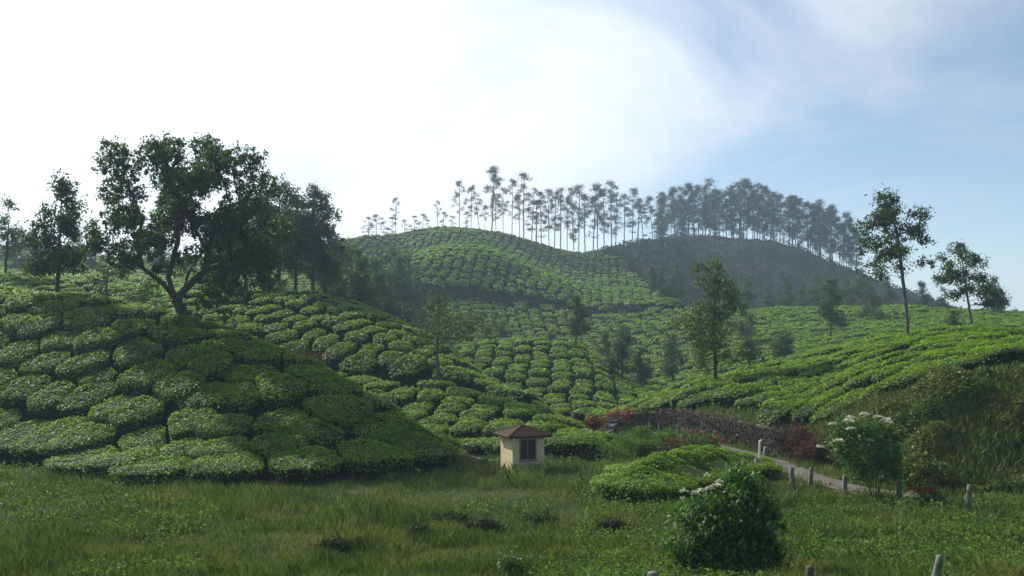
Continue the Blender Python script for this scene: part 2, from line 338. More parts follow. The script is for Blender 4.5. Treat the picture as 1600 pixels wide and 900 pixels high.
M['dark_post'] = solid_mat('dark_post', [(0.3, (0.04, 0.035, 0.03)), (0.7, (0.12, 0.11, 0.10))], 7, 0.9, 0.5, 30, spec=0.2)
M['white_paint'] = solid_mat('white_pipe', [(0.3, (0.55, 0.56, 0.56)), (0.7, (0.78, 0.78, 0.77))], 6, 0.5)
M['stone'] = solid_mat('stone', [(0.25, (0.05, 0.042, 0.036)), (0.5, (0.105, 0.09, 0.078)), (0.75, (0.20, 0.18, 0.16))], 2.6, 0.9, 0.7, 9, spec=0.2)
M['plaster'] = solid_mat('cream_plaster', [(0.25, (0.46, 0.37, 0.20)), (0.5, (0.62, 0.51, 0.29)), (0.75, (0.70, 0.59, 0.36))], 2.2, 0.9, 0.25, 25, spec=0.2, detail=8)
M['roof'] = solid_mat('brown_roof', [(0.3, (0.038, 0.022, 0.016)), (0.55, (0.066, 0.036, 0.025)), (0.8, (0.10, 0.06, 0.042))], 5, 0.85, 0.5, 22, spec=0.2)
M['shutter'] = solid_mat('dark_shutter', [(0.3, (0.020, 0.020, 0.018)), (0.7, (0.045, 0.042, 0.036))], 6, 0.6)
M['frame'] = solid_mat('window_wood', [(0.3, (0.13, 0.105, 0.07)), (0.7, (0.24, 0.20, 0.14))], 9, 0.8)

# ------------------------------------------------------------------ ground sheet
nx, nd = len(XC), NDg
xx = np.broadcast_to(XC[:, None], (nx, nd)); DD = GY
fe = {n: LD[n][:, None] for n in NAMES}
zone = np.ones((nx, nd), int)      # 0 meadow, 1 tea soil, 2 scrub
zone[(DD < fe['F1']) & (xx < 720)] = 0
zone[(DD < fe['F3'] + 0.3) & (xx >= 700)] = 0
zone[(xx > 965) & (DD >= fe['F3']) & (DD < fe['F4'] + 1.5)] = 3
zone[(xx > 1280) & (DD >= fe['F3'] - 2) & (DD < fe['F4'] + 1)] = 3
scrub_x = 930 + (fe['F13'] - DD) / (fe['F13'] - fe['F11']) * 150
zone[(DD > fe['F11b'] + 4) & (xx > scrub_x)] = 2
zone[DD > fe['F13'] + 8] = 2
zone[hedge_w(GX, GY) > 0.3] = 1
V = np.stack([GX, GY, ZT], -1).reshape(-1, 3)
ids = np.arange(nx * nd).reshape(nx, nd)
Q = np.stack([ids[:-1, :-1], ids[1:, :-1], ids[1:, 1:], ids[:-1, 1:]], -1).reshape(-1, 4)
zq = zone[:-1, :-1].reshape(-1)
remap = {0: 0, 1: 1, 2: 2, 3: 0}
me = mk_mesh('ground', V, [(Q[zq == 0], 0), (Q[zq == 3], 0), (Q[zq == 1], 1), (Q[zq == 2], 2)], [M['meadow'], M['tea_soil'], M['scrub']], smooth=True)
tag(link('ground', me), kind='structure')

# ------------------------------------------------------------------ leaf clouds
def unit(v): return v / np.maximum(np.linalg.norm(v, axis=-1, keepdims=True), 1e-9)
def leaf_quads(C, L, Wd, N=None, nb=0.0, droop=0.0, fold=0.15, g=rng):
    """one folded diamond per centre. N: preferred normals with weight nb."""
    n = len(C)
    d = unit(g.normal(size=(n, 3)))
    nr = unit(g.normal(size=(n, 3)))
    if N is not None: nr = unit(nr * (1 - nb) + N * nb)
    d = unit(d - nr * (d * nr).sum(-1, keepdims=True))
    if droop: d[:, 2] -= droop; d = unit(d)
    s = unit(np.cross(nr, d)); nr = np.cross(d, s)
    L = np.broadcast_to(np.asarray(L, float), (n,))[:, None]; Wd = np.broadcast_to(np.asarray(Wd, float), (n,))[:, None]
    V = np.stack([C - d * L / 2, C + s * Wd / 2 + nr * L * fold, C + d * L / 2, C - s * Wd / 2 + nr * L * fold], 1)
    return V
def quads_idx(n, off=0): return (np.arange(n * 4) + off).reshape(n, 4)

# ------------------------------------------------------------------ tea
def grid_points(x0, x1, y0, y1, a, b, ang, jit, g):
    """jittered brick grid, a across rows, b along them, turned by ang"""
    cx, cy = (x0 + x1) / 2, (y0 + y1) / 2
    r = math.hypot(x1 - x0, y1 - y0) / 2
    ni, nj = int(r / a) + 2, int(r / b) + 2
    I, J = np.meshgrid(np.arange(-ni, ni + 1), np.arange(-nj, nj + 1), indexing='ij')
    u = I * a + g.normal(size=I.shape) * jit * a * 0.55 + 0.5 * a * vnoise(J * 0.5, I * 0.3)
    v = (J + 0.5 * (I % 2)) * b + g.normal(size=I.shape) * jit * b
    c, s = math.cos(ang), math.sin(ang)
    X = cx + u * c - v * s; Y = cy + u * s + v * c
    k = (X > x0) & (X < x1) & (Y > y0) & (Y < y1)
    return X[k], Y[k], I[k]
P = []   # X, Y, column, zone id, gap across columns, gap inside, height
def add_zone(zid, box, a, b, ang, jit, cond, gc, gi, h):
    g = np.random.default_rng(100 + zid)
    X, Y, I = grid_points(*box, a, b, ang, jit, g)
    x = 800 + F * X / Y
    k = cond(x, Y, X) & (x > -330) & (x < 1930)
    n = k.sum()
    P.append(np.stack([X[k], Y[k], I[k], np.full(n, zid), np.full(n, gc), np.full(n, gi), np.full(n, h)], -1))
ZL, ZLOW, ZMID, ZHEDGE, ZRIGHT, ZCEN, ZBACK, ZFAR, ZFR, ZFL = range(10)
f = feat
add_zone(ZL, (-60, 0, 36, 92), 2.35, 2.8, R(62), 0.27, lambda x, D, X: (x < 712) & (D > f('F1', x) + 0.9) & (D < f('F2b', x) - 1), 0.24, -0.22, 0.85)
add_zone(ZLOW, (-26, 9, 46, 80), 2.2, 2.4, R(-8), 0.14, lambda x, D, X: (x > 420) & (x < 938) & (D > f('F3', x) + 0.7) & (D < f('F4', x) + 0.2) & (D > f('F2b', x) + 0.5), 0.46, 0.0, 0.95)
add_zone(ZMID, (-90, 8, 60, 116), 2.15, 2.3, R(-22), 0.09, lambda x, D, X: (x < 870) & (D > np.where(x < 400, f('F2b', x) + 1, f('F5b', x) + 0.7)) & (D < f('F6', x) + 5), 0.48, 0.02, 0.85)
add_zone(ZHEDGE, (0, 20, 30, 50), 1.25, 1.35, R(50), 0.14, lambda x, D, X: hedge_w(X, D) > 0.30, 0.02, 0.0, 0.75)
add_zone(ZRIGHT, (8, 85, 44, 102), 2.1, 2.0, R(28), 0.16, lambda x, D, X: (x > 955) & (D > f('F4', x) + 1.3) & (D < f('F7', x) - 2), 0.13, -0.03, 0.8)
add_zone(ZCEN, (-25, 22, 70, 138), 2.35, 2.5, R(-4), 0.09, lambda x, D, X: (x > 640) & (x < 1040) & (D > f('F7', x) + 1) & (D > f('F6', x) + 5.5) & (D < f('F9', x) + 7), 0.65, 0.10, 0.9)
add_zone(ZBACK, (-50, 45, 108, 206), 2.6, 2.7, R(4), 0.09, lambda x, D, X: (x > 560) & (x < 1075) & (D > f('F9', x) + 8) & (D < f('F11', x) - 0.6), 0.70, 0.12, 0.95)
add_zone(ZFAR, (-90, 62, 196, 345), 2.5, 2.6, R(-6), 0.09, lambda x, D, X: (x > 380) & (D > f('F11b', x) + 1.4) & (D < f('F13', x) + 5) & (x < 915 + (f('F13', x) - D) / (f('F13', x) - f('F11', x)) * 145), 0.75, 0.12, 1.0)
add_zone(ZFR, (15, 145, 88, 206), 2.5, 2.5, R(20), 0.16, lambda x, D, X: ((x > 1075) | ((x > 1000) & (D < f('F9', x) + 9))) & (x < 1930) & (D > f('F7', x) - 1) & (D < f('F11b', x)) & ((x > 1040) | (D > f('F9', x) - 2)), 0.22, 0.05, 0.85)
add_zone(ZFL, (-190, -15, 98, 300), 2.7, 2.7, R(20), 0.16, lambda x, D, X: (x < 580) & (x > -200) & (D > f('F6', x) + 5) & (D < np.where(x > 380, f('F11', x), f('F13', x) + 3)), 0.3, 0.08, 0.9)
P = np.concatenate(P)
# neighbours on a hash grid, then each bush fills its own cell up to the plucking paths
N = len(P); K = 20
cell = 4.2
hx = np.floor(P[:, 0] / cell).astype(int); hy = np.floor(P[:, 1] / cell).astype(int)
buckets = {}
for i in range(N): buckets.setdefault((hx[i], hy[i]), []).append(i)
NBM = 26
nb = np.full((N, NBM), -1)
for (bx, by), mem in buckets.items():
    cand = []
    for ax in (-1, 0, 1):
        for ay in (-1, 0, 1):
            cand += buckets.get((bx + ax, by + ay), [])
    cand = np.array(cand); mem = np.array(mem)
    d2 = (P[mem, 0][:, None] - P[cand, 0])**2 + (P[mem, 1][:, None] - P[cand, 1])**2
    d2[d2 < 1e-9] = 1e9
    o = np.argsort(d2, axis=1)[:, :NBM]
    nb[mem[:, None], np.arange(o.shape[1])[None, :]] = np.where(np.take_along_axis(d2, o, 1) < 40, cand[o], -1)
ok = nb >= 0
dxn = np.where(ok, P[nb, 0] - P[:, 0:1], 1e3); dyn = np.where(ok, P[nb, 1] - P[:, 1:2], 1e3)
dist = np.hypot(dxn, dyn); angn = np.arctan2(dyn, dxn)
same = (P[nb, 2] == P[:, 2:3]) & (P[nb, 3] == P[:, 3:4])
pid = (np.minimum(nb, np.arange(N)[:, None]) * 7919 + np.maximum(nb, np.arange(N)[:, None]) * 104729) % 9973 / 9973.0
gap = np.where(same, P[:, 5:6] * (0.1 + 2.0 * pid**2), P[:, 4:5] * (0.45 + 1.1 * pid))
th = np.arange(K) * 2 * math.pi / K
cosd = np.cos(th[None, None, :] - angn[:, :, None])
rr = np.where(cosd > 0.05, (dist / 2 - gap / 2)[:, :, None] / np.maximum(cosd, 0.05), 9.0)
RAD = np.minimum(rr.min(1), 2.3)
for _ in range(1):
    RAD = 0.5 * RAD + 0.25 * np.roll(RAD, 1, 1) + 0.25 * np.roll(RAD, -1, 1)
RAD = np.maximum(RAD, 0.35)
HB = P[:, 6] * (1 + np.where(P[:, 3] == ZHEDGE, 0.05, 0.17) * rng.normal(size=N).clip(-1.6, 1.6))
GZ = ground(P[:, 0], P[:, 1])
rm = RAD.mean(1)
nrm = normal_at(P[:, 0], P[:, 1])
vd = unit(np.stack([P[:, 0], P[:, 1], GZ + 0.8], -1))
facing = np.clip(-(nrm * vd).sum(-1), 0.12, 1)
px = (rm * 2 / P[:, 1] * F)
area = px * px * (facing + 0.25)
vis = seen(P[:, 0], P[:, 1], GZ + HB, 4.0)
xim = 800 + F * P[:, 0] / P[:, 1]
vis &= (xim > 2) & (xim < 1598)
order = np.argsort(-np.where(vis, area, 0))
chosen = np.zeros(N, bool); chosen[order[:300]] = True; chosen &= vis
# how many leaves each bush gets, and how large
nleaf = np.clip(area * 0.50 * np.where(seen(P[:, 0], P[:, 1], GZ + HB, 30), 1, 0.12), 6, 3600).astype(int)
nleaf = np.where(P[:, 3] == ZHEDGE, nleaf * 3, nleaf)
llen = np.clip(P[:, 1] * 0.0031, 0.11, 0.62)
ZR = np.array([0.0, 0.34, 0.66, 0.90, 1.0]); SRr = np.array([0.62, 0.92, 0.98, 0.72, 0.0])
def top_profile(rho): return 1.0 - 0.17 * rho**6
LEVEL = np.array([0.74, 0.72, 0.76, 0.95, 0.9, 0.76, 0.8, 0.85, 0.9, 0.85])[P[:, 3].astype(int)]
def tgr(X, Y, gz, lv): return gz + lv * (ground(X, Y) - gz)
def bush_bodies(idx):
    n = len(idx)
    th_ = th[None, None, :]
    rad = RAD[idx][:, None, :]; h = HB[idx][:, None, None]
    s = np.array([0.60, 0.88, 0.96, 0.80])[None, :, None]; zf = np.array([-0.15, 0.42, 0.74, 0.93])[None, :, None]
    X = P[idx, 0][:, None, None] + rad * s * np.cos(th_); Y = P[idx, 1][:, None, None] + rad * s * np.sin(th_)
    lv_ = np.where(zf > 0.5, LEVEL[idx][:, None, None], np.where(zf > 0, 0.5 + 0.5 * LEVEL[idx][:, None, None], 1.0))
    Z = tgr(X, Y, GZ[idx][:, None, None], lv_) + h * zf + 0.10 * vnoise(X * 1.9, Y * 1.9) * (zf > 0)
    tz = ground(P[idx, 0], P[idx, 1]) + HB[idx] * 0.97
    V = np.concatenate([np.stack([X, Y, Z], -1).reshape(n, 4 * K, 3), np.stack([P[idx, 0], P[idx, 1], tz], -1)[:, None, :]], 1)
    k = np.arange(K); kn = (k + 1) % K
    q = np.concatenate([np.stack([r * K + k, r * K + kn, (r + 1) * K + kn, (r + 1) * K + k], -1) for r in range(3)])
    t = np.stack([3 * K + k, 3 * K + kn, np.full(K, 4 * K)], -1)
    return V, q, t
def bush_leaves(idx):
    rep = np.repeat(idx, nleaf[idx]); n = len(rep)
    g = rng
    a = g.random(n) * K; i0 = a.astype(int) % K; fa = a - np.floor(a)
    rad = RAD[rep, i0] * (1 - fa) + RAD[rep, (i0 + 1) % K] * fa
    tha = a * 2 * math.pi / K
    side = g.random(n) < 0.15
    rho = np.where(side, 0.97 + 0.05 * g.random(n), np.sqrt(g.random(n)))
    X = P[rep, 0] + rad * rho * np.cos(tha); Y = P[rep, 1] + rad * rho * np.sin(tha)
    zf = np.where(side, 0.82 - 0.50 * g.random(n)**1.4, top_profile(rho))
    sag = np.where(side, (0.82 - zf) * 0.22, 0)
    X -= sag * np.cos(tha); Y -= sag * np.sin(tha)
    Z = tgr(X, Y, GZ[rep], LEVEL[rep]) + HB[rep] * zf + 0.13 * vnoise(X * 1.9, Y * 1.9) + 0.05 * g.normal(size=n)
    C = np.stack([X, Y, Z], -1)
    tilt = np.where(side, 1.6, rho**4 * 0.9)
    Nn = unit(np.stack([np.cos(tha) * tilt, np.sin(tha) * tilt, np.ones(n)], -1) + 0.4 * normal_at(X, Y))
    L = llen[rep] * (0.7 + 0.7 * g.random(n))
    return leaf_quads(C, L, L * 0.55, Nn, 0.68, fold=0.08), rep
zone_text = {
    ZL: ('tea bush on the near left slope', 'row above the meadow', 'clipped tea bushes on the near left slope', 'F1', 2.9),
    ZLOW: ('tea bush on the low mound behind the hut', 'row up', 'tea bushes on the low mound behind the hut', 'F3', 2.6),
    ZMID: ('tea bush on the sunlit hillside past the big tree', 'row up', 'tea bushes on the sunlit hillside past the big tree', 'F4', 3.0),
    ZHEDGE: ('bright tea bush in the clump before the road', 'row from front', 'tea bushes in the clump before the road', None, 1.6),
    ZRIGHT: ('tea bush on the right hill above the stone wall', 'row up', 'tea bushes on the right hill above the stone wall', 'F4', 2.2),
    ZFR: ('tea bush on the far slope behind the right hill', 'row up', 'tea bushes on the far slope behind the right hill', 'F7', 2.5),
    ZCEN: ('tea bush on the rounded mound in mid valley', 'row up', 'tea bushes on the rounded mound in mid valley', 'F7', 2.8),
}
ci = np.where(chosen)[0]
other = np.where(~chosen)[0]
rows = {}
for i in ci:
    z = int(P[i, 3])
    if z in zone_text:
        fo = 33.0 if zone_text[z][3] is None else float(f(zone_text[z][3], xim[i]))
        rows.setdefault((z, max(0, int((P[i, 1] - fo) / zone_text[z][4]))), []).append(i)
label_of = {}
for z in set(k[0] for k in rows):
    rs = sorted(k[1] for k in rows if k[0] == z)
    for rn, r in enumerate(rs):
        for k, i in enumerate(sorted(rows[(z, r)], key=lambda q: xim[q])):
            label_of[i] = f"{zone_text[z][0]}, {ordinal(rn + 1)} {zone_text[z][1]}, {ordinal(k + 1)} from left"
Vb, qb, tb = bush_bodies(ci)
for n_, i in enumerate(ci):
    z = int(P[i, 3])
    LV, _ = bush_leaves(np.array([i]))
    base = np.array([P[i, 0], P[i, 1], GZ[i]])
    nl = len(LV)
    V = np.concatenate([Vb[n_], LV.reshape(-1, 3)]) - base
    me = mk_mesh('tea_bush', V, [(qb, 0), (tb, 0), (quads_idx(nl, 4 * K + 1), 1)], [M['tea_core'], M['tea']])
    o = link('tea_bush', me, loc=base)
    tag(o, label_of.get(i, 'small clipped tea bush on the far side of the valley'), 'tea bush', zone_text.get(z, (0, 0, 'tea bushes across the valley'))[2])
Vb, qb, tb = bush_bodies(other)
nO = len(other); per = 4 * K + 1
LV, _ = bush_leaves(other)
qq = (qb[None] + (np.arange(nO) * per)[:, None, None]).reshape(-1, 4); tt = (tb[None] + (np.arange(nO) * per)[:, None, None]).reshape(-1, 3)
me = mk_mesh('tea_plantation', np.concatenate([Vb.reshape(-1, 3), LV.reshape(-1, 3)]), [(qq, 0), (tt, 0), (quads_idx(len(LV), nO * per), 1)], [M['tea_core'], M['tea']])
o = link('tea_plantation', me)
tag(o, 'green rows of clipped tea bushes covering the farther hills', 'tea plantation', kind='stuff')
print('TEA', N, len(ci), len(LV), {int(z): int(((P[:, 3] == z) & chosen).sum()) for z in range(10)})

#PART2
# ------------------------------------------------------------------ trees
def grow(lobes, path, n_attr, step, kill, infl, g, branches=()):
    """space colonisation: returns nodes, parents, attractors. lobes: (cx,cy,cz,rx,ry,rz); path: trunk points"""
    lobes = np.array(lobes, float)
    vol = lobes[:, 3] * lobes[:, 4] * lobes[:, 5]; pr = vol**0.75; pr /= pr.sum()
    li = g.choice(len(lobes), n_attr, p=pr)
    u = unit(g.normal(size=(n_attr, 3))) * (g.random(n_attr)[:, None] ** 0.42)
    A = lobes[li, :3] + u * lobes[li, 3:]
    nodes = [np.array(path[0], float)]; par = [-1]
    for p in path[1:]:
        p = np.array(p, float); q = nodes[-1]; n = max(1, int(np.linalg.norm(p - q) / step))
        for k in range(1, n + 1):
            nodes.append(q + (p - q) * k / n + (g.normal(size=3) * step * 0.05)); par.append(len(nodes) - 2)
    for br in branches:
        q = int(np.linalg.norm(np.array(nodes) - np.array(br[0]), axis=1).argmin())
        for p in br[1:]:
            p = np.array(p, float); q0 = nodes[q]; n = max(1, int(np.linalg.norm(p - q0) / step))
            for k in range(1, n + 1):
                nodes.append(q0 + (p - q0) * k / n + (g.normal(size=3) * step * 0.07)); par.append(q); q = len(nodes) - 1
    ntr = len(nodes)
    Pn = np.array(nodes)
    alive = np.ones(n_attr, bool)
    dm = np.linalg.norm(A[:, None] - Pn[None], axis=-1); near = dm.argmin(1); nd_ = dm.min(1)
    for it in range(90):
        k = alive & (nd_ < infl)
        if not k.any(): 
            if not alive.any(): break
            k = alive & (nd_ < nd_[alive].min() + step * 2)
        src = np.unique(near[k]); new = []
        for s in src:
            w = A[k & (near == s)]
            d = unit(w - Pn[s]).sum(0)
            nrm_ = np.linalg.norm(d)
            if nrm_ < 1e-6: continue
            d = d / nrm_ + g.normal(size=3) * 0.12 + np.array([0, 0, 0.08])
            new.append((Pn[s] + d / np.linalg.norm(d) * step, s))
        if not new: break
        base = len(Pn)
        NP = np.array([q for q, _ in new]); par += [s for _, s in new]
        Pn = np.concatenate([Pn, NP])
        d2 = np.linalg.norm(A[:, None] - NP[None], axis=-1)
        b = d2.min(1) < nd_
        near[b] = base + d2.argmin(1)[b]; nd_[b] = d2.min(1)[b]
        alive &= nd_ > kill
        if not alive.any() or len(Pn) > 4200: break
    return Pn, np.array(par), A, ntr

def tube(pts, rad, sides):
    pts = np.array(pts); n = len(pts)
    t = np.gradient(pts, axis=0); t = unit(t)
    ref = np.array([0.31, 0.95, 0.07])
    u = unit(np.cross(t, ref)); v = np.cross(t, u)
    a = np.arange(sides) * 2 * math.pi / sides
    V = pts[:, None] + (u[:, None] * np.cos(a)[None, :, None] + v[:, None] * np.sin(a)[None, :, None]) * np.array(rad)[:, None, None]
    k = np.arange(sides); kn = (k + 1) % sides
    Q = np.concatenate([np.stack([i * sides + k, i * sides + kn, (i + 1) * sides + kn, (i + 1) * sides + k], -1) for i in range(n - 1)])
    return V.reshape(-1, 3), Q

def skeleton(Pn, par, r_tip, r_base, sides, expo=0.5, flare=1.35):
    n = len(Pn)
    ch = [[] for _ in range(n)]
    for i, p in enumerate(par):
        if p >= 0: ch[p].append(i)
    w = np.zeros(n)
    for i in range(n - 1, -1, -1):
        w[i] = max(1.0, sum(w[c] for c in ch[i]))
    e = math.log(max(r_base / r_tip, 1.01)) / math.log(max(w[0], 2))
    rad = r_tip * w**e
    tubes = []   # (depth, verts, quads)
    stack = [(0, None, 0)]
    while stack:
        i, parent, dep = stack.pop()
        pts, rs = [], []
        if parent is not None: pts.append(Pn[parent]); rs.append(min(rad[parent], rad[i] * 1.15))
        j = i
        while True:
            pts.append(Pn[j]); rs.append(rad[j])
            if not ch[j]: break
            o = sorted(ch[j], key=lambda c: -w[c])
            for c in o[1:]: stack.append((c, j, dep + 1))
            j = o[0]
        if len(pts) < 2: continue
        if parent is None: 
            rs[0] *= flare; 
            if len(rs) > 2: rs[1] *= 1 + (flare - 1) * 0.4
        tubes.append((dep, rs[0], *tube(pts, rs, sides if rs[0] > r_base * 0.3 else max(3, sides - 3))))
    return tubes, rad

def join(tubes):
    V, Q, o = [], [], 0
    for t in tubes:
        V.append(t[-2]); Q.append(t[-1] + o); o += len(t[-2])
    return (np.concatenate(V), np.concatenate(Q)) if V else (np.zeros((0, 3)), np.zeros((0, 4), int))

def make_tree(seed, lobes, path, n_attr, leaves_per, leaf, crad, r_base, bark, leafm, step=0.45, kill=0.6, infl=2.6, flat=0.6, up=0.25, r_tip=0.014, sides=7, limbs=0, width=0.5, droop=0.0, branches=()):
    g = np.random.default_rng(seed)
    Pn, par, A, ntr = grow(lobes, path, n_attr, step, kill, infl, g, branches)
    tubes, rad = skeleton(Pn, par, r_tip, r_base, sides)
    parts = {}
    if limbs:
        big = sorted([t for t in tubes if t[0] == 1], key=lambda t: -t[1])[:limbs]
        ids_ = set(id(t) for t in big)
        parts['limb'] = [mk_mesh('limb', t[2], [(t[3], 0)], [M[bark]], True) for t in big]
        tubes = [t for t in tubes if id(t) not in ids_]
    V, Q = join(tubes)
    parts['trunk'] = mk_mesh('trunk', V, [(Q, 0)], [M[bark]], True)
    n = len(A) * leaves_per
    lp = np.repeat(A, leaves_per, 0)
    # leaves sit in sprays: each spray flattened and tilted on its own
    dirs = unit(g.normal(size=(len(A), 3)) + np.array([0, 0, up])); dr = np.repeat(dirs, leaves_per, 0)
    off = g.normal(size=(n, 3)) * crad * (0.5 + g.random((len(A), 1)).repeat(leaves_per, 0))
    off -= dr * (off * dr).sum(-1, keepdims=True) * (1 - flat)
    L = leaf * (0.65 + 0.7 * g.random(n))
    LV = leaf_quads(lp + off, L, L * width, dr, 0.35, droop=droop, g=g)
    parts['crown'] = mk_mesh('crown', LV.reshape(-1, 3), [(quads_idx(n), 0)], [M[leafm]])
    return parts

def put_tree(name, parts, loc, rotz=0.0, scale=1.0, label='', group=None, cat='tree', sink=0.12, sz=1.0, wide=1.0):
    e = bpy.data.objects.new(name, None); COL.objects.link(e)
    e.empty_display_size = 0.5
    e.location = (loc[0], loc[1], loc[2] - sink); e.rotation_euler = (0, 0, rotz); e.scale = (scale * wide, scale * wide, scale * sz)
    link('trunk', parts['trunk'], e); link('crown', parts['crown'], e)
    for m in parts.get('limb', []): link('limb', m, e)
    tag(e, label, cat, group)
    return e

# --- the big spreading tree on the near ridge: lobes measured off its outline, 62 m away
hero_D = 62.0
hb = at(290, hero_D)
def hl(x, y, r, depth=0.0, fl=0.8):
    k = hero_D / F
    return ((x - 290) * k, depth, (512 - y) * k, r * k, r * k * 1.15, r * k * fl)
hero_lobes = [hl(178, 228, 24, 0.5), hl(190, 262, 32, -0.6), hl(250, 222, 30, 0.8), hl(262, 252, 38, -1), hl(318, 232, 34, 1.2), hl(345, 262, 42, -0.4), hl(388, 244, 27, 0.4), hl(398, 280, 34, 1.0),
              hl(172, 330, 38, 1.2), hl(210, 306, 34, -1.8), hl(255, 315, 34, 2.0), hl(300, 300, 40, -2.2), hl(345, 320, 34, 2.2), hl(392, 330, 40, -1.2), hl(165, 376, 28, -0.8), hl(210, 372, 36, 1.8),
              hl(265, 378, 30, -2.4), hl(330, 372, 36, 2.6), hl(388, 384, 40, 0.6), hl(425, 358, 30, 1.2), hl(360, 418, 32, -1.4), hl(405, 425, 28, 0.6), hl(238, 415, 20, 1.0), hl(195, 418, 16, 0), hl(345, 462, 22, -1.0), hl(140, 352, 15, 0.3),
              hl(250, 270, 30, 3.2), hl(340, 290, 30, -3.4), hl(300, 345, 28, 3.4), hl(385, 470, 12, 0.2), hl(285, 330, 34, 0.4), hl(320, 345, 30, -0.6), hl(255, 345, 28, 0.8), hl(300, 270, 36, 1.6), hl(225, 345, 30, -0.8), hl(300, 395, 24, 0.3), hl(355, 350, 36, 0.4), hl(415, 400, 30, -0.6), hl(232, 440, 17, 1.2), hl(330, 438, 26, 1.4), hl(372, 448, 22, 0.4), hl(300, 425, 18, 2.2), hl(200, 400, 26, -1.2), hl(262, 405, 24, 2.0), hl(420, 440, 22, 0.8), hl(352, 488, 14, 0.2), hl(325, 470, 14, -1.2)]
hk = hero_D / F
def hp(x, y, d=0.0): return ((x - 290) * hk, d, (512 - y) * hk)
hero_path = [hp(293, 520), hp(288, 490), hp(276, 466), hp(255, 440), hp(222, 415), hp(217, 380), hp(222, 340), hp(210, 300, -0.4)]
hero_br = [[hp(276, 466), hp(296, 442), hp(316, 420, 0.3), hp(322, 390, 0.4), hp(335, 340, 0.4), hp(352, 300, 0.2)], [hp(272, 462), hp(268, 430, -0.6), hp(285, 380, -1.0), hp(290, 330, -1.2), hp(270, 280, -0.8)],
           [hp(318, 425, 0.3), hp(350, 410, -0.4), hp(385, 385, -0.8), hp(405, 360, -0.6)], [hp(222, 415), hp(195, 402, 0.5), hp(170, 380, 0.8)], [hp(300, 455), hp(285, 420, 1.2), hp(305, 380, 2.0), hp(310, 330, 2.4)],
           [hp(322, 390, 0.4), hp(300, 350, 0.6), hp(295, 300, 0.6)], [hp(335, 340, 0.4), hp(375, 315, 0.8), hp(392, 280, 0.9)], [hp(255, 440), hp(235, 425, 0.9), hp(240, 400, 1.4)]]
g0 = np.random.default_rng(3)
hero = make_tree(3, hero_lobes, hero_path, 2000, 26, 0.23, 0.18, 0.36, 'bark', 'leaf_dark', step=0.42, kill=0.55, infl=3.4, flat=0.45, limbs=7, sides=10, r_tip=0.014, branches=hero_br)
put_tree('spreading_tree', hero, hb, 0, 1.0, 'large dark spreading tree with forked trunk on the crest of the near slope')

# --- kinds of smaller trees
def oak_lobes(H, w, base, seed, n=13, cone=0.5):
    g = np.random.default_rng(seed); L = []
    for i in range(n):
        t = base + (1 - base) * (i + 0.5 * g.random()) / n
        q = (t - base) / (1 - base)
        env = w * (math.sin(math.pi * min(1, 0.18 + (0.82 if cone >= 0.5 else 0.62) * q) ** 0.8) * (1 - cone) + cone * (1 - q * 0.85))
        a = g.random() * 6.28; rr_ = env * (0.25 + 0.6 * g.random())
        r = env * (0.32 + 0.22 * g.random()) + 0.25
        L.append((rr_ * math.cos(a), rr_ * math.sin(a), t * H, r, r, r * 0.62))
    L.append((0, 0, H * 0.96, w * 0.22 + 0.15, w * 0.22 + 0.15, H * 0.04 + 0.15))
    return L
def oak(seed, H, w, base, leafm='leaf_oak', bark='bark', n_attr=170, per=16, leaf=0.27, crad=0.25, r=0.15, lean=0.0, n=13, cone=0.5, **kw):
    path = [(0, 0, -0.2), (lean * 0.3, 0, H * base * 0.9), (lean, 0.1, H * 0.9)]
    Lb = [(a + lean * c / H, b, c, d, e_, f_) for a, b, c, d, e_, f_ in oak_lobes(H, w, base, seed, n, cone)]
    return make_tree(seed, Lb, path, n_attr, per, leaf, crad, r, bark, leafm, step=0.4, kill=0.6, infl=2.2, **kw)

# standing alone, each with its own look
T = {}
put_tree('silver_oak', oak(21, 9.8, 2.6, 0.26, 'leaf_dark', n_attr=330, per=24, r=0.16, cone=0.75, n=18, lean=0.35), at(88, 67.5), 0.4, 1.0, 'dark spire-topped tree on the near crest left of the big spreading tree')
put_tree('silver_oak', oak(22, 9.2, 2.3, 0.40, 'leaf_oak', n_attr=150, per=15, lean=0.5), at(8, 96), 0, 1, 'slim hazy tree with bare lower trunk at the far left edge')
put_tree('young_tree', oak(23, 5.6, 1.5, 0.30, 'leaf_oak', n_attr=70, per=11, r=0.10), at(167, 80), 0, 1, 'thin young tree between the spire-topped tree and the big spreading tree')
put_tree('young_tree', oak(24, 4.3, 1.7, 0.12, 'leaf_gold', n_attr=80, per=12, r=0.08), at(226, 78), 0, 1, 'light leafy sapling just left of the forked trunk of the big tree')
# tall trees right of the big one, then hazier ones behind
for k, (x, D, H, w, b, s, lm) in enumerate([(352, 101, 10.2, 3.0, 0.35, 31, 'leaf_dark'), (384, 102, 11.8, 3.5, 0.35, 32, 'leaf_dark'), (412, 99, 12.4, 3.5, 0.33, 33, 'leaf_dark'), (436, 98, 13.4, 3.6, 0.32, 34, 'leaf_dark'),
                                        (462, 101, 12.0, 3.2, 0.33, 35, 'leaf_dark'), (489, 97, 12.8, 3.0, 0.42, 36, 'leaf_oak'), (508, 103, 11.0, 2.9, 0.40, 37, 'leaf_oak')]):
    put_tree('tall_tree', oak(s, H, w, b, lm, n_attr=460, per=19, r=0.20, n=24, cone=0.3), at(x, D), k * 1.3, 1, f'tall dark tree in the row right of the big spreading tree, {ordinal(k + 1)} from left', 'tall trees on the crest right of the big tree')
hz = [oak(40 + k, 10.5, 3.4, 0.14, 'leaf_dark', n_attr=330, per=15, leaf=0.36, crad=0.36, r=0.16, n=15, cone=0.55, sides=5) for k in range(5)]
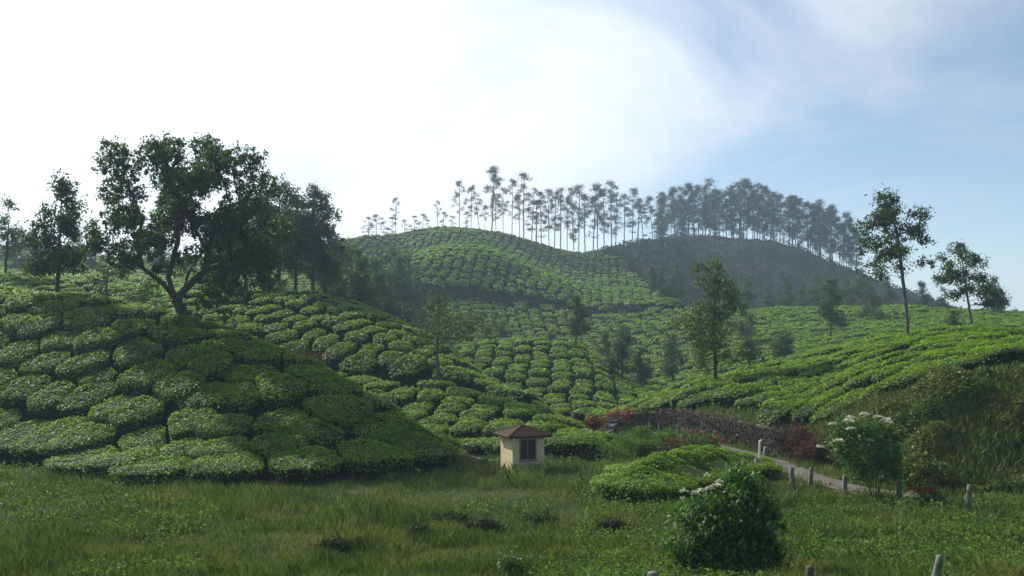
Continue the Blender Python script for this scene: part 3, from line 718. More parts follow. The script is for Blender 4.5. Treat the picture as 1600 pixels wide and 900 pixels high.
for k, (x, D, s) in enumerate([(522, 116, 1.0), (534, 128, 1.15), (548, 122, 1.05), (560, 140, 1.35), (573, 150, 1.35), (586, 158, 1.4), (600, 165, 1.5), (612, 172, 1.5), (624, 166, 1.45), (638, 176, 1.35), (566, 124, 1.0), (592, 136, 1.05)]):
    put_tree('bushy_tree', hz[k % 5], at(x, D), k * 2.1, s, f'hazy bushy tree in the hollow left of the far tea hill, {ordinal(k + 1)} of the clump', 'hazy trees in the hollow below the far tea hill')
for k, (x, D, s) in enumerate([(28, 180, 0.7), (52, 195, 0.85), (76, 175, 0.6), (120, 205, 0.9), (150, 190, 0.8), (215, 200, 0.9), (-15, 200, 0.9), (250, 215, 0.9)]):
    put_tree('bushy_tree', hz[(k + 2) % 5], at(x, D), k * 1.7, s, f'faint tree on the hazy slope behind the left trees, {ordinal(k + 1)} along it', 'faint trees on the hazy slope at far left')

# the thin open tree on the terrace, V shaped
k66 = 68.5 / F
def vl(x, y, r): return ((x - 683) * k66, rng.normal() * 0.5, (600 - y) * k66, r * k66, r * k66, r * k66 * 0.9)
vt = make_tree(51, [vl(685, 460, 22), vl(700, 485, 26), vl(668, 490, 24), vl(720, 500, 22), vl(742, 490, 20), vl(760, 510, 18), vl(690, 520, 26), vl(655, 520, 18), vl(770, 495, 12), vl(632, 540, 18), vl(612, 548, 12), vl(735, 520, 16)],
               [(0, 0, -0.2), (0.0, 0, 0.9), (0.08, 0, 1.6)], 300, 11, 0.20, 0.22, 0.12, 'bark_pale', 'leaf_oak', step=0.3, kill=0.42, infl=2.4, r_tip=0.012)
put_tree('open_tree', vt, at(683, 68.2), 0, 1.0, 'thin open tree forking low on the terrace above the hut')
# valley trees
solo = [(900, 112, 7.4, 1.5, 0.42, 61, 'leaf_oak', 'straight slim tree standing on the rounded tea mound'),
        (862, 150, 5.6, 1.6, 0.25, 62, 'leaf_oak', 'small hazy tree behind the rounded tea mound, left of the slim tree'),
        (945, 132, 6.0, 1.6, 0.22, 63, 'leaf_oak', 'hazy roundish tree just right behind the slim tree'),
        (972, 106, 7.2, 1.7, 0.25, 64, 'leaf_oak', 'leafy tree at the right foot of the rounded tea mound'),
        (1000, 112, 5.6, 1.5, 0.2, 65, 'leaf_oak', 'low leafy tree in the valley dip right of the rounded mound'),
        (1052, 114, 6.6, 1.8, 0.25, 66, 'leaf_oak', 'broad hazy tree in the valley left of the tall sunlit tree'),
        (1165, 150, 7.0, 2.2, 0.25, 68, 'leaf_oak', 'hazy tree close behind the tall sunlit tree'),
        (1226, 118, 4.4, 1.5, 0.22, 69, 'leaf_oak', 'small hazy tree on the far slope right of the sunlit tree'),
        (1170, 122, 4.0, 1.0, 0.25, 79, 'leaf_oak', 'slim sapling on the far slope beside the sunlit tree'),
        (1298, 134, 10.0, 2.9, 0.34, 70, 'leaf_dark', 'dark round-headed tree alone on the bright far slope'),
        (1362, 166, 5.6, 2.6, 0.15, 71, 'leaf_oak', 'low bushy tree on the far slope left of the tall right tree'),
        (1490, 100, 4.9, 2.1, 0.12, 72, 'leaf_dark', 'low spreading tree behind the crest between the two tall right trees'),
        (1552, 168, 8.0, 2.4, 0.3, 73, 'leaf_dark', 'distant tree on the skyline at the right edge of the slope'),
        (1562, 178, 5.2, 1.6, 0.3, 74, 'leaf_oak', 'small distant tree at the right end of the skyline'),
        (1018, 206, 9.0, 1.1, 0.45, 75, 'leaf_oak', 'slim hazy tree on the terrace where the tea meets the dark hill'),
        (655, 168, 7.2, 1.3, 0.1, 76, 'leaf_oak', 'conical hazy tree below the dark terrace of the far tea hill'),
        (785, 160, 6.0, 1.5, 0.2, 77, 'leaf_oak', 'faint small tree on the slope right of the open tree'),
        (1585, 190, 3.0, 1.3, 0.15, 78, 'leaf_oak', 'tiny bush on the skyline at the right edge')]
for k, (x, D, H, w, b, s, lm, lab) in enumerate(solo):
    put_tree('valley_tree', oak(s, H, w, b, lm, n_attr=150 if H < 9 else 240, per=14, leaf=0.24 + D * 0.0007, crad=0.22 + D * 0.0006, r=0.12, n=12), at(x, D), k * 0.9, 1, lab)
put_tree('sunlit_tree', oak(67, 10.6, 3.0, 0.18, 'leaf_gold', n_attr=480, per=18, r=0.15, n=26, cone=0.2, leaf=0.24), at(1118, 72.5), 0.7, 1, 'tall sunlit tree with golden green crown above the wall')
# the two tall trees on the right hill
k72 = 72.0 / F
def pl(x, y, r): return ((x - 1420) * k72, rng.normal() * 0.7, (556 - y) * k72, r * k72, r * k72, r * k72 * 0.7)
pt = make_tree(81, [pl(1385, 328, 20), pl(1405, 345, 24), pl(1375, 360, 24), pl(1430, 350, 16), pl(1350, 370, 17), pl(1352, 395, 18), pl(1400, 380, 26), pl(1432, 375, 18), pl(1388, 408, 24), pl(1425, 405, 18), pl(1445, 390, 12), pl(1365, 425, 16), pl(1448, 425, 13), pl(1382, 440, 15), pl(1412, 432, 14), pl(1340, 410, 9)],
               [(0.0, 0, -0.3), (-0.1, 0, 1.8), (-0.5, 0.05, 6.0), (-1.0, 0, 9.5)], 420, 20, 0.22, 0.20, 0.14, 'bark_pale', 'leaf_dark', step=0.38, kill=0.5, infl=2.4, flat=0.5, r_tip=0.014)
put_tree('silver_oak', pt, at(1420, 72), 0, 1, 'tallest tree on the right hill, slender pale trunk leaning slightly')
k90 = 88.0 / F
def ql(x, y, r): return ((x - 1521) * k90, rng.normal() * 0.6, (514 - y) * k90, r * k90, r * k90, r * k90 * 0.65)
qt = make_tree(86, [ql(1497, 378, 14), ql(1505, 395, 18), ql(1525, 400, 16), ql(1485, 405, 12), ql(1500, 420, 20), ql(1530, 425, 16), ql(1478, 408, 10), ql(1470, 425, 11), ql(1515, 440, 16), ql(1545, 440, 16), ql(1555, 455, 16), ql(1490, 450, 12), ql(1535, 462, 12), ql(1465, 395, 8)],
               [(0, 0, -0.2), (-0.2, 0, 1.5), (-0.8, 0, 5.5), (-1.2, 0, 8)], 330, 19, 0.24, 0.22, 0.12, 'bark_pale', 'leaf_dark', step=0.38, kill=0.5, infl=2.4, flat=0.5)
put_tree('silver_oak', qt, at(1521, 86), 0, 1, 'second tall tree on the right hill, near the skyline with clumped foliage')
# hazy trees along the foot of the dark hill
for k, (x, D, s) in enumerate([(1035, 214, 0.85), (1056, 218, 0.95), (1168, 210, 0.95), (1198, 214, 0.85), (1228, 210, 1.0), (1252, 216, 0.8), (1276, 212, 1.08), (1322, 214, 0.95), (1345, 210, 1.25), (1385, 212, 1.05), (1440, 208, 0.9), (1475, 206, 0.8)]):
    put_tree('bushy_tree', hz[(k * 2) % 5], at(x, D), k * 1.1, s, f'hazy tree at the foot of the dark wooded hill, {ordinal(k + 1)} from left', 'hazy trees along the foot of the dark hill')

# --- eucalyptus along the skyline
def euc(seed, style):
    g = np.random.default_rng(seed); H = 28.0; L = []
    lo = {0: 0.36, 1: 0.24, 2: 0.45, 3: 0.22}[style]
    n = {0: 21, 1: 27, 2: 15, 3: 12}[style]
    bend = g.normal() * 1.1
    for i in range(n):
        t = lo + (0.97 - lo) * (i + g.random() * 0.6) / n
        wv = (3.6 if style == 3 else 3.4 if style != 2 else 2.4) * (0.55 + 0.6 * math.sin(3.0 * min(1, (t - lo) / (1 - lo) + 0.1)))
        a = g.random() * 6.28; q = wv * (0.35 + 0.65 * g.random())
        r = 0.55 + 0.85 * g.random()
        L.append((q * math.cos(a) + bend * t, q * math.sin(a), t * H, r, r, r * 0.5))
    L.append((bend, 0, H * 0.975, 1.5, 1.5, 0.5)); L.append((bend + 0.6, 0.3, H * 0.93, 1.2, 1.2, 0.5))
    return make_tree(seed, L, [(0, 0, -0.6), (bend * 0.4, 0, H * 0.4), (bend, 0, H * 0.93)], {0: 130, 1: 180, 2: 85, 3: 120}[style], 19, 0.42, 0.58, 0.20, 'bark_pale', 'leaf_euc', step=0.9, kill=0.9, infl=5.0, flat=0.45, up=0.8, r_tip=0.035, sides=5)
EUC = [euc(200 + k, [0, 0, 1, 1, 2, 2, 0, 1, 0, 1, 1][k]) for k in range(11)]
SHORT = [euc(220 + k, 3) for k in range(3)]
# x, image row of the top, kind
sk = [(576, 338, 'S'), (588, 334, 'S'), (600, 345, 'S'), (618, 305, 4), (613, 338, 'S'), (632, 342, 'S'), (648, 336, 'S'), (660, 333, 'S'), (668, 342, 'S'), (684, 311, 4), (692, 330, 'S'), (706, 336, 'S'),
      (718, 280, 0), (728, 330, 'S'), (736, 288, 4), (750, 286, 1), (757, 318, 4), (768, 256, 2), (775, 300, 0), (786, 290, 4), (800, 277, 0), (812, 300, 4), (818, 266, 5), (830, 292, 1), (838, 312, 'S'), (846, 296, 4), (858, 292, 0), (866, 300, 4),
      (876, 290, 6), (886, 305, 4), (897, 290, 3), (904, 286, 0), (914, 300, 5), (926, 284, 2), (934, 300, 4), (944, 292, 0), (956, 279, 3), (962, 296, 4), (975, 300, 5), (988, 292, 0), (996, 318, 'S'), (1006, 306, 4)]
for k, (x, yt, kind) in enumerate(sorted(sk)):
    D = float(feat('F13', x)) + rng.uniform(-5, 3)
    p = at(x, D); H = p[2] * -1 + (HOR - yt) / F * D
    H = max(H, 3.5)
    if kind == 'S': put_tree('eucalyptus', SHORT[k % 3], p, k * 1.9, H / 28.0 * 2.2, f'short eucalyptus on the far tea hill skyline, {ordinal(k + 1)} in the row from left', 'eucalyptus along the far tea hill skyline', sink=0.3, sz=0.455)
    else: put_tree('eucalyptus', EUC[kind], p, k * 1.9, H / 28.6, f'slender eucalyptus on the far tea hill skyline, {ordinal(k + 1)} in the row from left', 'eucalyptus along the far tea hill skyline', sink=0.3, wide=float(rng.uniform(0.9, 1.3))).rotation_euler[1] = float(rng.normal() * 0.03)
topx = [1015, 1030, 1060, 1090, 1102, 1130, 1155, 1180, 1210, 1240, 1265, 1285, 1310, 1328, 1345]
topy = [306, 298, 286, 277, 272, 286, 275, 281, 298, 300, 307, 310, 325, 342, 372]
gr = []
ge = np.random.default_rng(77)
for row, (dd, n) in enumerate([(-7, 26), (2, 26), (11, 24), (22, 22)]):
    for q in range(n):
        x = 1018 + (1342 - 1018) * (q + ge.random() * 0.9) / n
        gr.append((row, x, float(feat('F13', x)) + dd + ge.normal() * 3, np.interp(x, topx, topy) + abs(ge.normal()) * 20))
cnt = {}
for k, (row, x, D, yt) in enumerate(sorted(gr)):
    p = at(x, D); H = (HOR - yt) / F * D - p[2]
    cnt[row] = cnt.get(row, 0) + 1
    lab = f'eucalyptus in the front row of the grove on the dark hill, {ordinal(cnt[row])} from left' if row == 0 else 'hazy slender eucalyptus deep in the dense grove crowning the dark hill'
    kd = [2, 3, 0, 7, 9, 1, 10, 3, 8, 7, 2, 6, 9][k % 13]
    put_tree('eucalyptus', EUC[kd], p, k * 2.3, H / 28.6, lab, 'eucalyptus in the grove on the dark hill', sink=0.4, wide=float(ge.uniform(0.9, 1.35))).rotation_euler[0] = float(ge.normal() * 0.03)

# ------------------------------------------------------------------ hut
def box_bm(bm, x0, x1, y0, y1, z0, z1, bevel=0.0):
    vs = [bm.verts.new(v) for v in [(x0, y0, z0), (x1, y0, z0), (x1, y1, z0), (x0, y1, z0), (x0, y0, z1), (x1, y0, z1), (x1, y1, z1), (x0, y1, z1)]]
    fs = [bm.faces.new([vs[i] for i in q]) for q in [(3, 2, 1, 0), (4, 5, 6, 7), (0, 1, 5, 4), (1, 2, 6, 5), (2, 3, 7, 6), (3, 0, 4, 7)]]
    if bevel:
        es = list({e for f_ in fs for e in f_.edges})
        bmesh.ops.bevel(bm, geom=es, offset=bevel, segments=2, affect='EDGES')
def obj_bm(name, bm, mat, parent=None, smooth=False):
    me = bpy.data.meshes.new(name); bm.to_mesh(me); bm.free(); me.materials.append(M[mat])
    if smooth: me.polygons.foreach_set('use_smooth', [True] * len(me.polygons))
    return link(name, me, parent)
hut_p = at(816, 45.4)
hut = bpy.data.objects.new('hut', None); COL.objects.link(hut)
hut.location = hut_p; hut.rotation_euler = (0, 0, R(21))
tag(hut, 'small cream pump hut with brown hipped roof and dark shuttered window', 'hut')
w, hh = 0.86, 1.74
ww0, ww1, wz0, wz1 = -0.46, 0.38, 0.58, 1.58      # window opening
bm = bmesh.new()
t_ = 0.15
box_bm(bm, -w, -w + t_, -w + t_, w - t_, -0.3, hh)
box_bm(bm, w - t_, w, -w + t_, w - t_, -0.3, hh)
box_bm(bm, -w, w, w - t_, w, -0.3, hh)
box_bm(bm, -w, ww0, -w, -w + t_, -0.3, hh); box_bm(bm, ww1, w, -w, -w + t_, -0.3, hh)
box_bm(bm, ww0, ww1, -w, -w + t_, -0.3, wz0); box_bm(bm, ww0, ww1, -w, -w + t_, wz1, hh)
obj_bm('wall', bm, 'plaster', hut)
# roof: slab with thickness, curved slightly up to the peak, ridge caps
rw = 1.17
bm = bmesh.new()
n = 8
def roof_ring(s, z): return [(-s, -s, z), (s, -s, z), (s, s, z), (-s, s, z)]
rings = [roof_ring(rw - 0.02, hh - 0.06), roof_ring(rw, hh - 0.02), roof_ring(rw, hh + 0.05)] + [roof_ring(rw * (1 - q / n), hh + 0.07 + 0.44 * (q / n)**1.06) for q in range(0, n)]
vr = [[bm.verts.new(v) for v in r_] for r_ in rings]
for a, b in zip(vr[:-1], vr[1:]):
    for i in range(4): bm.faces.new([a[i], a[(i + 1) % 4], b[(i + 1) % 4], b[i]])
pk = bm.verts.new((0, 0, hh + 0.51))
for i in range(4): bm.faces.new([vr[-1][i], vr[-1][(i + 1) % 4], pk])
bm.faces.new(vr[0][::-1])
roof = obj_bm('roof', bm, 'roof', hut)
for i in range(4):
    a = math.pi / 4 + i * math.pi / 2
    p0 = np.array([math.cos(a) * rw * 1.414, math.sin(a) * rw * 1.414, hh + 0.075]); p1 = np.array([0, 0, hh + 0.52])
    pts = [p0 + (p1 - p0) * q for q in np.linspace(0, 1, 7)]
    Vt, Qt = tube(pts, [0.045] * 7, 6)
    link('ridge_cap', mk_mesh('ridge_cap', Vt, [(Qt, 0)], [M['roof']], True), roof)
# courses of roofing across each slope
for i in range(4):
    a = i * math.pi / 2
    for q in range(1, 8):
        s0 = rw * (1 - q / 8.0); z0 = hh + 0.085 + 0.44 * (q / 8.0)**1.06
        bm = bmesh.new(); box_bm(bm, -s0, s0, -0.03, 0.03, -0.012, 0.018)
        o = obj_bm('roof_course', bm, 'roof', roof)
        o.location = (math.sin(a) * s0, -math.cos(a) * s0, z0); o.rotation_euler = (R(21), 0, a)
wn_ = bpy.data.objects.new('window', None); COL.objects.link(wn_); wn_.parent = hut
bm = bmesh.new()
box_bm(bm, ww0 - 0.04, ww0 + 0.03, -w - 0.03, -w + 0.10, wz0 - 0.02, wz1 + 0.04); box_bm(bm, ww1 - 0.03, ww1 + 0.04, -w - 0.03, -w + 0.10, wz0 - 0.02, wz1 + 0.04)
box_bm(bm, ww0 + 0.03, ww1 - 0.03, -w - 0.028, -w + 0.10, wz1 - 0.03, wz1 + 0.04)
box_bm(bm, -0.075, -0.025, -w - 0.02, -w + 0.08, wz0, wz1 - 0.03)
obj_bm('frame', bm, 'frame', wn_)
bm = bmesh.new(); box_bm(bm, ww0 - 0.07, ww1 + 0.07, -w - 0.07, -w + 0.10, wz0 - 0.07, wz0 - 0.021)
obj_bm('sill', bm, 'frame', wn_)
for (a, b) in ((ww0 + 0.03, -0.078), (-0.022, ww1 - 0.03)):
    bm = bmesh.new(); box_bm(bm, a, b, -w + 0.03, -w + 0.06, wz0, wz1 - 0.03)
    for q in range(9):
        zq_ = wz0 + 0.05 + q * 0.1
        box_bm(bm, a + 0.03, b - 0.03, -w + 0.012, -w + 0.034, zq_, zq_ + 0.065)
    obj_bm('shutter', bm, 'shutter', wn_)
bm = bmesh.new(); box_bm(bm, -rw + 0.22, -rw + 0.29, -rw - 0.02, -rw + 0.05, hh - 0.14, hh - 0.03, 0.01)
obj_bm('lamp_bracket', bm, 'white_paint', hut)
bm = bmesh.new(); box_bm(bm, -w - 0.06, w + 0.06, -w - 0.06, w + 0.06, -0.4, 0.06, 0.02)
obj_bm('plinth', bm, 'stone', hut)

# ------------------------------------------------------------------ low wall left of the hut
g9 = np.random.default_rng(9)
def stone_mesh(sx, sy, sz, g, sub=2):
    bm = bmesh.new(); bmesh.ops.create_cube(bm, size=1.0)
    bmesh.ops.bevel(bm, geom=bm.edges[:], offset=0.16, segments=1, affect='EDGES')
    for v in bm.verts:
        v.co = Vector((v.co.x * sx, v.co.y * sy, v.co.z * sz)) * (1 + 0.10 * g.normal())
    me = bpy.data.meshes.new('stone'); bm.to_mesh(me); bm.free(); me.materials.append(M['stone'])
    return me
sm = [stone_mesh(0.46, 0.34, 0.30, g9) for _ in range(5)]
lw = bpy.data.objects.new('low_stone_wall', None); COL.objects.link(lw)
a0 = at(690, 49.0); a1 = at(776, 46.9)
lw.location = a0
tag(lw, 'low dark stone kerb running through the grass to the hut', 'wall')
for q in range(10):
    p = a0 + (a1 - a0) * (q / 9.0); p[2] = ground(p[0], p[1])
    o = link('stone', sm[q % 5], lw, loc=tuple(p - a0 + np.array([0, 0, 0.10])), rot=(0, 0, math.atan2(a1[1] - a0[1], a1[0] - a0[0]) + g9.normal() * 0.08))

# ------------------------------------------------------------------ road
ctr = np.array([(3.0, 71.5), (6.0, 69.0), (9.2, 65.0), (11.4, 60.5), (12.6, 56.0), (13.3, 51.5), (13.9, 47.0), (14.2, 42.5), (14.7, 39.4), (15.8, 37.4), (17.4, 36.6)])
sarc = np.concatenate([[0], np.cumsum(np.linalg.norm(np.diff(ctr, axis=0), axis=1))])
ss = np.linspace(0, sarc[-1], 160)
cx = pchip(sarc, ctr[:, 0], ss); cy = pchip(sarc, ctr[:, 1], ss)
tx, ty = np.gradient(cx), np.gradient(cy); ln = np.hypot(tx, ty); tx /= ln; ty /= ln
offs = np.linspace(-0.9, 0.9, 9)
RX = cx[:, None] - ty[:, None] * offs[None]; RY = cy[:, None] + tx[:, None] * offs[None]
RX += 0.10 * vnoise(ss[:, None] * 0.8, offs[None] * 0 + 3) * np.sign(offs)[None]
RZ = ground(RX, RY) + 0.07 + 0.03 * (1 - (np.abs(np.abs(offs) - 0.7) < 0.3) * 1.0)[None] - 0.03 * (np.abs(offs) > 0.88)[None]
idr = np.arange(RX.size).reshape(RX.shape)
Qr = np.stack([idr[:-1, :-1], idr[1:, :-1], idr[1:, 1:], idr[:-1, 1:]], -1).reshape(-1, 4)[:, ::-1]
tag(link('road', mk_mesh('road', np.stack([RX, RY, RZ], -1).reshape(-1, 3), [(Qr, 0)], [M['road']], True)), kind='structure')
def on_road(X, Y, half=1.25):
    d = np.full(np.shape(X), 1e9)
    for q in range(0, 160, 2): d = np.minimum(d, np.hypot(X - cx[q], Y - cy[q]))
    return d < half

# ------------------------------------------------------------------ stone retaining wall along the foot of the right hill
wall = bpy.data.objects.new('retaining_wall', None); COL.objects.link(wall)
xs_w = np.linspace(905, 1292, 90)
wp = np.array([[(x - 800) / F * (feat('F3', x) + 0.35), feat('F3', x) + 0.35] for x in xs_w])
wp[:, 0] = np.convolve(np.pad(wp[:, 0], 4, mode='edge'), np.ones(9) / 9, 'valid'); wp[:, 1] = np.convolve(np.pad(wp[:, 1], 4, mode='edge'), np.ones(9) / 9, 'valid')
sl = np.concatenate([[0], np.cumsum(np.linalg.norm(np.diff(wp, axis=0), axis=1))])
wall.location = (wp[45, 0], wp[45, 1], float(ground(wp[45, 0], wp[45, 1])))
tag(wall, 'weathered rubble retaining wall along the road below the right tea hill', 'wall')
hgt = lambda s: np.interp(s / sl[-1], [0, 0.15, 0.35, 0.6, 0.85, 1.0], [0.3, 0.6, 1.15, 1.45, 1.25, 0.5])
SV, SQ, so = [], [], 0
gw = np.random.default_rng(12)
cube = np.array([(-1, -1, -1), (1, -1, -1), (1, 1, -1), (-1, 1, -1), (-1, -1, 1), (1, -1, 1), (1, 1, 1), (-1, 1, 1)], float) * 0.5
cq = np.array([(3, 2, 1, 0), (4, 5, 6, 7), (0, 1, 5, 4), (1, 2, 6, 5), (2, 3, 7, 6), (3, 0, 4, 7)])
s = 0.0
rowz = 0.0
while rowz < 1.9:
    rh = gw.uniform(0.15, 0.25); s = gw.uniform(0, 0.3)
    while s < sl[-1]:
        lw_ = gw.uniform(0.16, 0.42)
        if rowz + rh * 0.6 < hgt(s):
            X = np.interp(s, sl, wp[:, 0]); Y = np.interp(s, sl, wp[:, 1])
            X2 = np.interp(s + 0.3, sl, wp[:, 0]); Y2 = np.interp(s + 0.3, sl, wp[:, 1]); a = math.atan2(Y2 - Y, X2 - X)
            v = cube * np.array([lw_ * 0.93, 0.6, rh * 0.92]) * (1 + gw.normal(size=(8, 3)) * 0.13)
            c_, s_ = math.cos(a), math.sin(a)
            xr = v[:, 0] * c_ - v[:, 1] * s_; yr = v[:, 0] * s_ + v[:, 1] * c_
            back = rowz * 0.12 + gw.normal() * 0.05
            nrmx, nrmy = -s_, c_
            if nrmy < 0: nrmx, nrmy = -nrmx, -nrmy
            SV.append(np.stack([X + xr + nrmx * back, Y + yr + nrmy * back, float(ground(X, Y)) + rowz + rh / 2 + v[:, 2] - 0.05], -1)); SQ.append(cq + so); so += 8
        s += lw_
    rowz += rh
o = link('stone_course', mk_mesh('stone_course', np.concatenate(SV) - np.array(wall.location), [(np.concatenate(SQ), 0)], [M['stone']]), wall)
o['kind'] = 'stuff'
n = 6500; sq = gw.random(n) * sl[-1]; cl_ = vnoise(sq * 0.7, sq * 0 + 2.0) + 0.5
hq = hgt(sq) * gw.random(n)**0.8 * 1.12; kq = gw.random(n) < np.clip(cl_ * 1.5 - 0.25 + 0.4 * (hq / hgt(sq)), 0, 1)
sq = sq[kq]; hq = hq[kq]; n = len(sq)
Xq = np.interp(sq, sl, wp[:, 0]); Yq = np.interp(sq, sl, wp[:, 1])
Cq = np.stack([Xq - 0.34 + 0.1 * gw.normal(size=n), Yq - 0.30 + hq * 0.1 + 0.08 * gw.normal(size=n), ground(Xq, Yq) + hq], -1)
lvq = leaf_quads(Cq, 0.20, 0.09, np.broadcast_to(np.array([-0.6, -0.6, 0.4]), (n, 3)), 0.5, droop=0.5, g=gw)
o = link('dry_creeper', mk_mesh('dry_creeper', lvq.reshape(-1, 3) - np.array(wall.location), [(quads_idx(n), 0)], [M['creeper']]), wall)
o['kind'] = 'stuff'

# ------------------------------------------------------------------ posts
def post(x, y_top, D, hgt_, rad_, mat, label, lean=(0, 0), square=False, name='fence_post', group=None, ground_z=None):
    p = at(x, D); z = p[2]
    top = (HOR - y_top) / F * D
    H = hgt_ if hgt_ else top - z
    pts = []; n_ = 9
    for q in range(n_):
        t = q / (n_ - 1); pts.append((lean[0] * t, lean[1] * t, -0.25 + (H + 0.25) * t))
    Vt, Qt = tube(pts, [rad_ * (1 + 0.08 * math.sin(q * 2.1 + x)) * (1 - 0.12 * q / n_) for q in range(n_ - 1)] + [rad_ * 0.72], 6 if square else 9)
    sd = 6 if square else 9
    Vt = np.concatenate([Vt, [np.array(pts[-1]) + (0, 0, rad_ * 0.12)]])
    k = np.arange(sd); cap = np.stack([(n_ - 1) * sd + k, (n_ - 1) * sd + (k + 1) % sd, np.full(sd, len(Vt) - 1)], -1)
    Vt[:-1] += np.random.default_rng(int(x)).normal(size=(len(Vt) - 1, 3)) * rad_ * 0.05
    o = link(name, mk_mesh(name, Vt, [(Qt, 0), (cap, 0)], [M[mat]], True), loc=tuple(p))
    tag(o, label, 'post', group)
    return o
post(1020, 895, 13.2, 0, 0.11, 'concrete', 'weathered stump top just showing at the bottom edge below the dark shrub')
post(1265, 885, 13.6, 0, 0.075, 'dark_post', 'dark rounded post top at the bottom edge right of the dark shrub')
post(1447, 868, 13.8, 0, 0.065, 'concrete', 'pale leaning post at the bottom right among weeds', lean=(0.22, 0))
post(1183, 716, 42.8, 0, 0.14, 'concrete', 'thick grey post beside the white pipe at the road', square=True)
post(1239, 730, 39.0, 0, 0.11, 'concrete', 'pale fence post before the dirt road, first right of the white pipe', lean=(-0.06, 0), square=True)
post(1265, 731, 39.2, 0, 0.11, 'concrete', 'pale fence post before the dirt road, second right of the white pipe', lean=(0.08, 0), square=True)
post(1320, 743, 37.0, 0, 0.11, 'concrete', 'knobbly whitish fence post left of the white-flowered shrub', square=True)
post(1405, 752, 34.8, 0, 0.11, 'dark_post', 'dim fence post behind the trunk of the white-flowered shrub')
post(1510, 757, 32.5, 0, 0.10, 'concrete', 'lone leaning grey post below the overgrown right bank', lean=(0.12, 0), square=True)
post(1198, 698, 50.5, 0, 0.20, 'concrete', 'squat bluish grey marker stone on the roadside behind the white pipe', square=True, name='marker_stone')
for k, (x, yt, D) in enumerate([(909, 668, 66), (928, 671, 66), (941, 661, 67), (961, 664, 65), (1015, 666, 62), (1030, 668, 61), (1060, 672, 60), (1074, 678, 58)]):
    post(x, yt, D, 0.95, 0.065, 'concrete', f'small pale post of the distant fence beside the red shrub, {ordinal(k + 1)} from left', group='posts of the distant roadside fence')
for k, (x, yt, D) in enumerate([(488, 560, 72.0), (530, 583, 71.5), (568, 585, 71)]):
    post(x, yt, D, 1.0, 0.09, 'concrete', ['short grey post among the red shrubs on the hillside terrace', 'leaning grey post on the terrace right of the red shrubs', 'upright grey post on the terrace, farther right'][k], lean=(0.12 if k == 1 else 0, 0))
# white pipe with a hooked end
pp = at(1187, 43.0); Hp = (HOR - 688) / F * 43.0 - pp[2]
pipe = bpy.data.objects.new('stand_pipe', None); COL.objects.link(pipe); pipe.location = pp
tag(pipe, 'tall thin white stand pipe with hooked top beside the road', 'pipe')
Vt, Qt = tube([(0, 0, -0.2), (0, 0, Hp * 0.5), (0, 0, Hp - 0.12), (0.02, 0, Hp - 0.04), (0.09, 0, Hp)], [0.05] * 5, 8)
link('pipe', mk_mesh('pipe', Vt, [(Qt, 0)], [M['white_paint']], True), pipe)
Vt, Qt = tube([(0.08, 0, Hp), (0.2, 0, Hp), (0.30, 0, Hp - 0.03)], [0.045, 0.04, 0.03], 8)
link('tap', mk_mesh('tap', Vt, [(Qt, 0)], [M['dark_post']], True), pipe)

# ------------------------------------------------------------------ shrubs
def shrub(name, seed, loc, H, w, leafm, label, n_attr=140, per=16, leaf=0.16, crad=0.16, stems=6, lobes=None, bark='bark', cat='shrub', width=0.42, droop=0.5, group=None, flowers=None):
    g = np.random.default_rng(seed)
    if lobes is None:
        lobes = [(g.normal() * w * 0.38, g.normal() * w * 0.38, H * g.uniform(0.3, 0.85), w * 0.38, w * 0.38, H * 0.2) for _ in range(9)]
    e = bpy.data.objects.new(name, None); COL.objects.link(e); e.location = (loc[0], loc[1], loc[2] - 0.05)
    tag(e, label, cat, group)
    Pn, par, A, _ = grow(lobes, [(0, 0, -0.1), (0, 0, H * 0.05)], n_attr, H * 0.06, H * 0.075, H * 0.7, g, [[(0, 0, 0.0), (w * 0.16 * math.cos(q_ * 6.28 / stems + 0.4), w * 0.16 * math.sin(q_ * 6.28 / stems + 0.4), H * 0.22), (w * 0.34 * math.cos(q_ * 6.28 / stems + 0.4), w * 0.34 * math.sin(q_ * 6.28 / stems + 0.4), H * 0.48)] for q_ in range(stems)])
    tubes, _ = skeleton(Pn, par, 0.006, 0.016 * H + 0.01, 5)
    V_, Q_ = join(tubes)
    link('stem', mk_mesh('stem', V_, [(Q_, 0)], [M[bark]], True), e)
    n = len(A) * per; lp = np.repeat(A, per, 0)
    off = g.normal(size=(n, 3)) * crad
    L = leaf * (0.6 + 0.8 * g.random(n))
    out_ = unit(lp - np.array([0, 0, H * 0.35]))
    LV = leaf_quads(lp + off, L, L * width, unit(out_ + np.array([0, 0, 0.6])), 0.5, droop=droop, g=g)
    link('foliage', mk_mesh('foliage', LV.reshape(-1, 3), [(quads_idx(n), 0)], [M[leafm]]), e)
    if flowers:
        for (fx, fy, fz, fr_) in flowers:
            m_ = 46; u = g.random(m_) * 6.28; q = np.sqrt(g.random(m_))
            C = np.stack([np.cos(u) * q * fr_, np.sin(u) * q * fr_, (1 - q**2) * fr_ * 0.42 + g.normal(size=m_) * 0.015], -1)
            lv = leaf_quads(C, fr_ * 0.55, fr_ * 0.5, np.broadcast_to(np.array([0, 0, 1.0]), (m_, 3)), 0.6, g=g)
            # stalk under the head
            link('flower_head', mk_mesh('flower_head', lv.reshape(-1, 3), [(quads_idx(m_), 0)], [M['flower']]), e, loc=(fx, fy, fz))
    return e
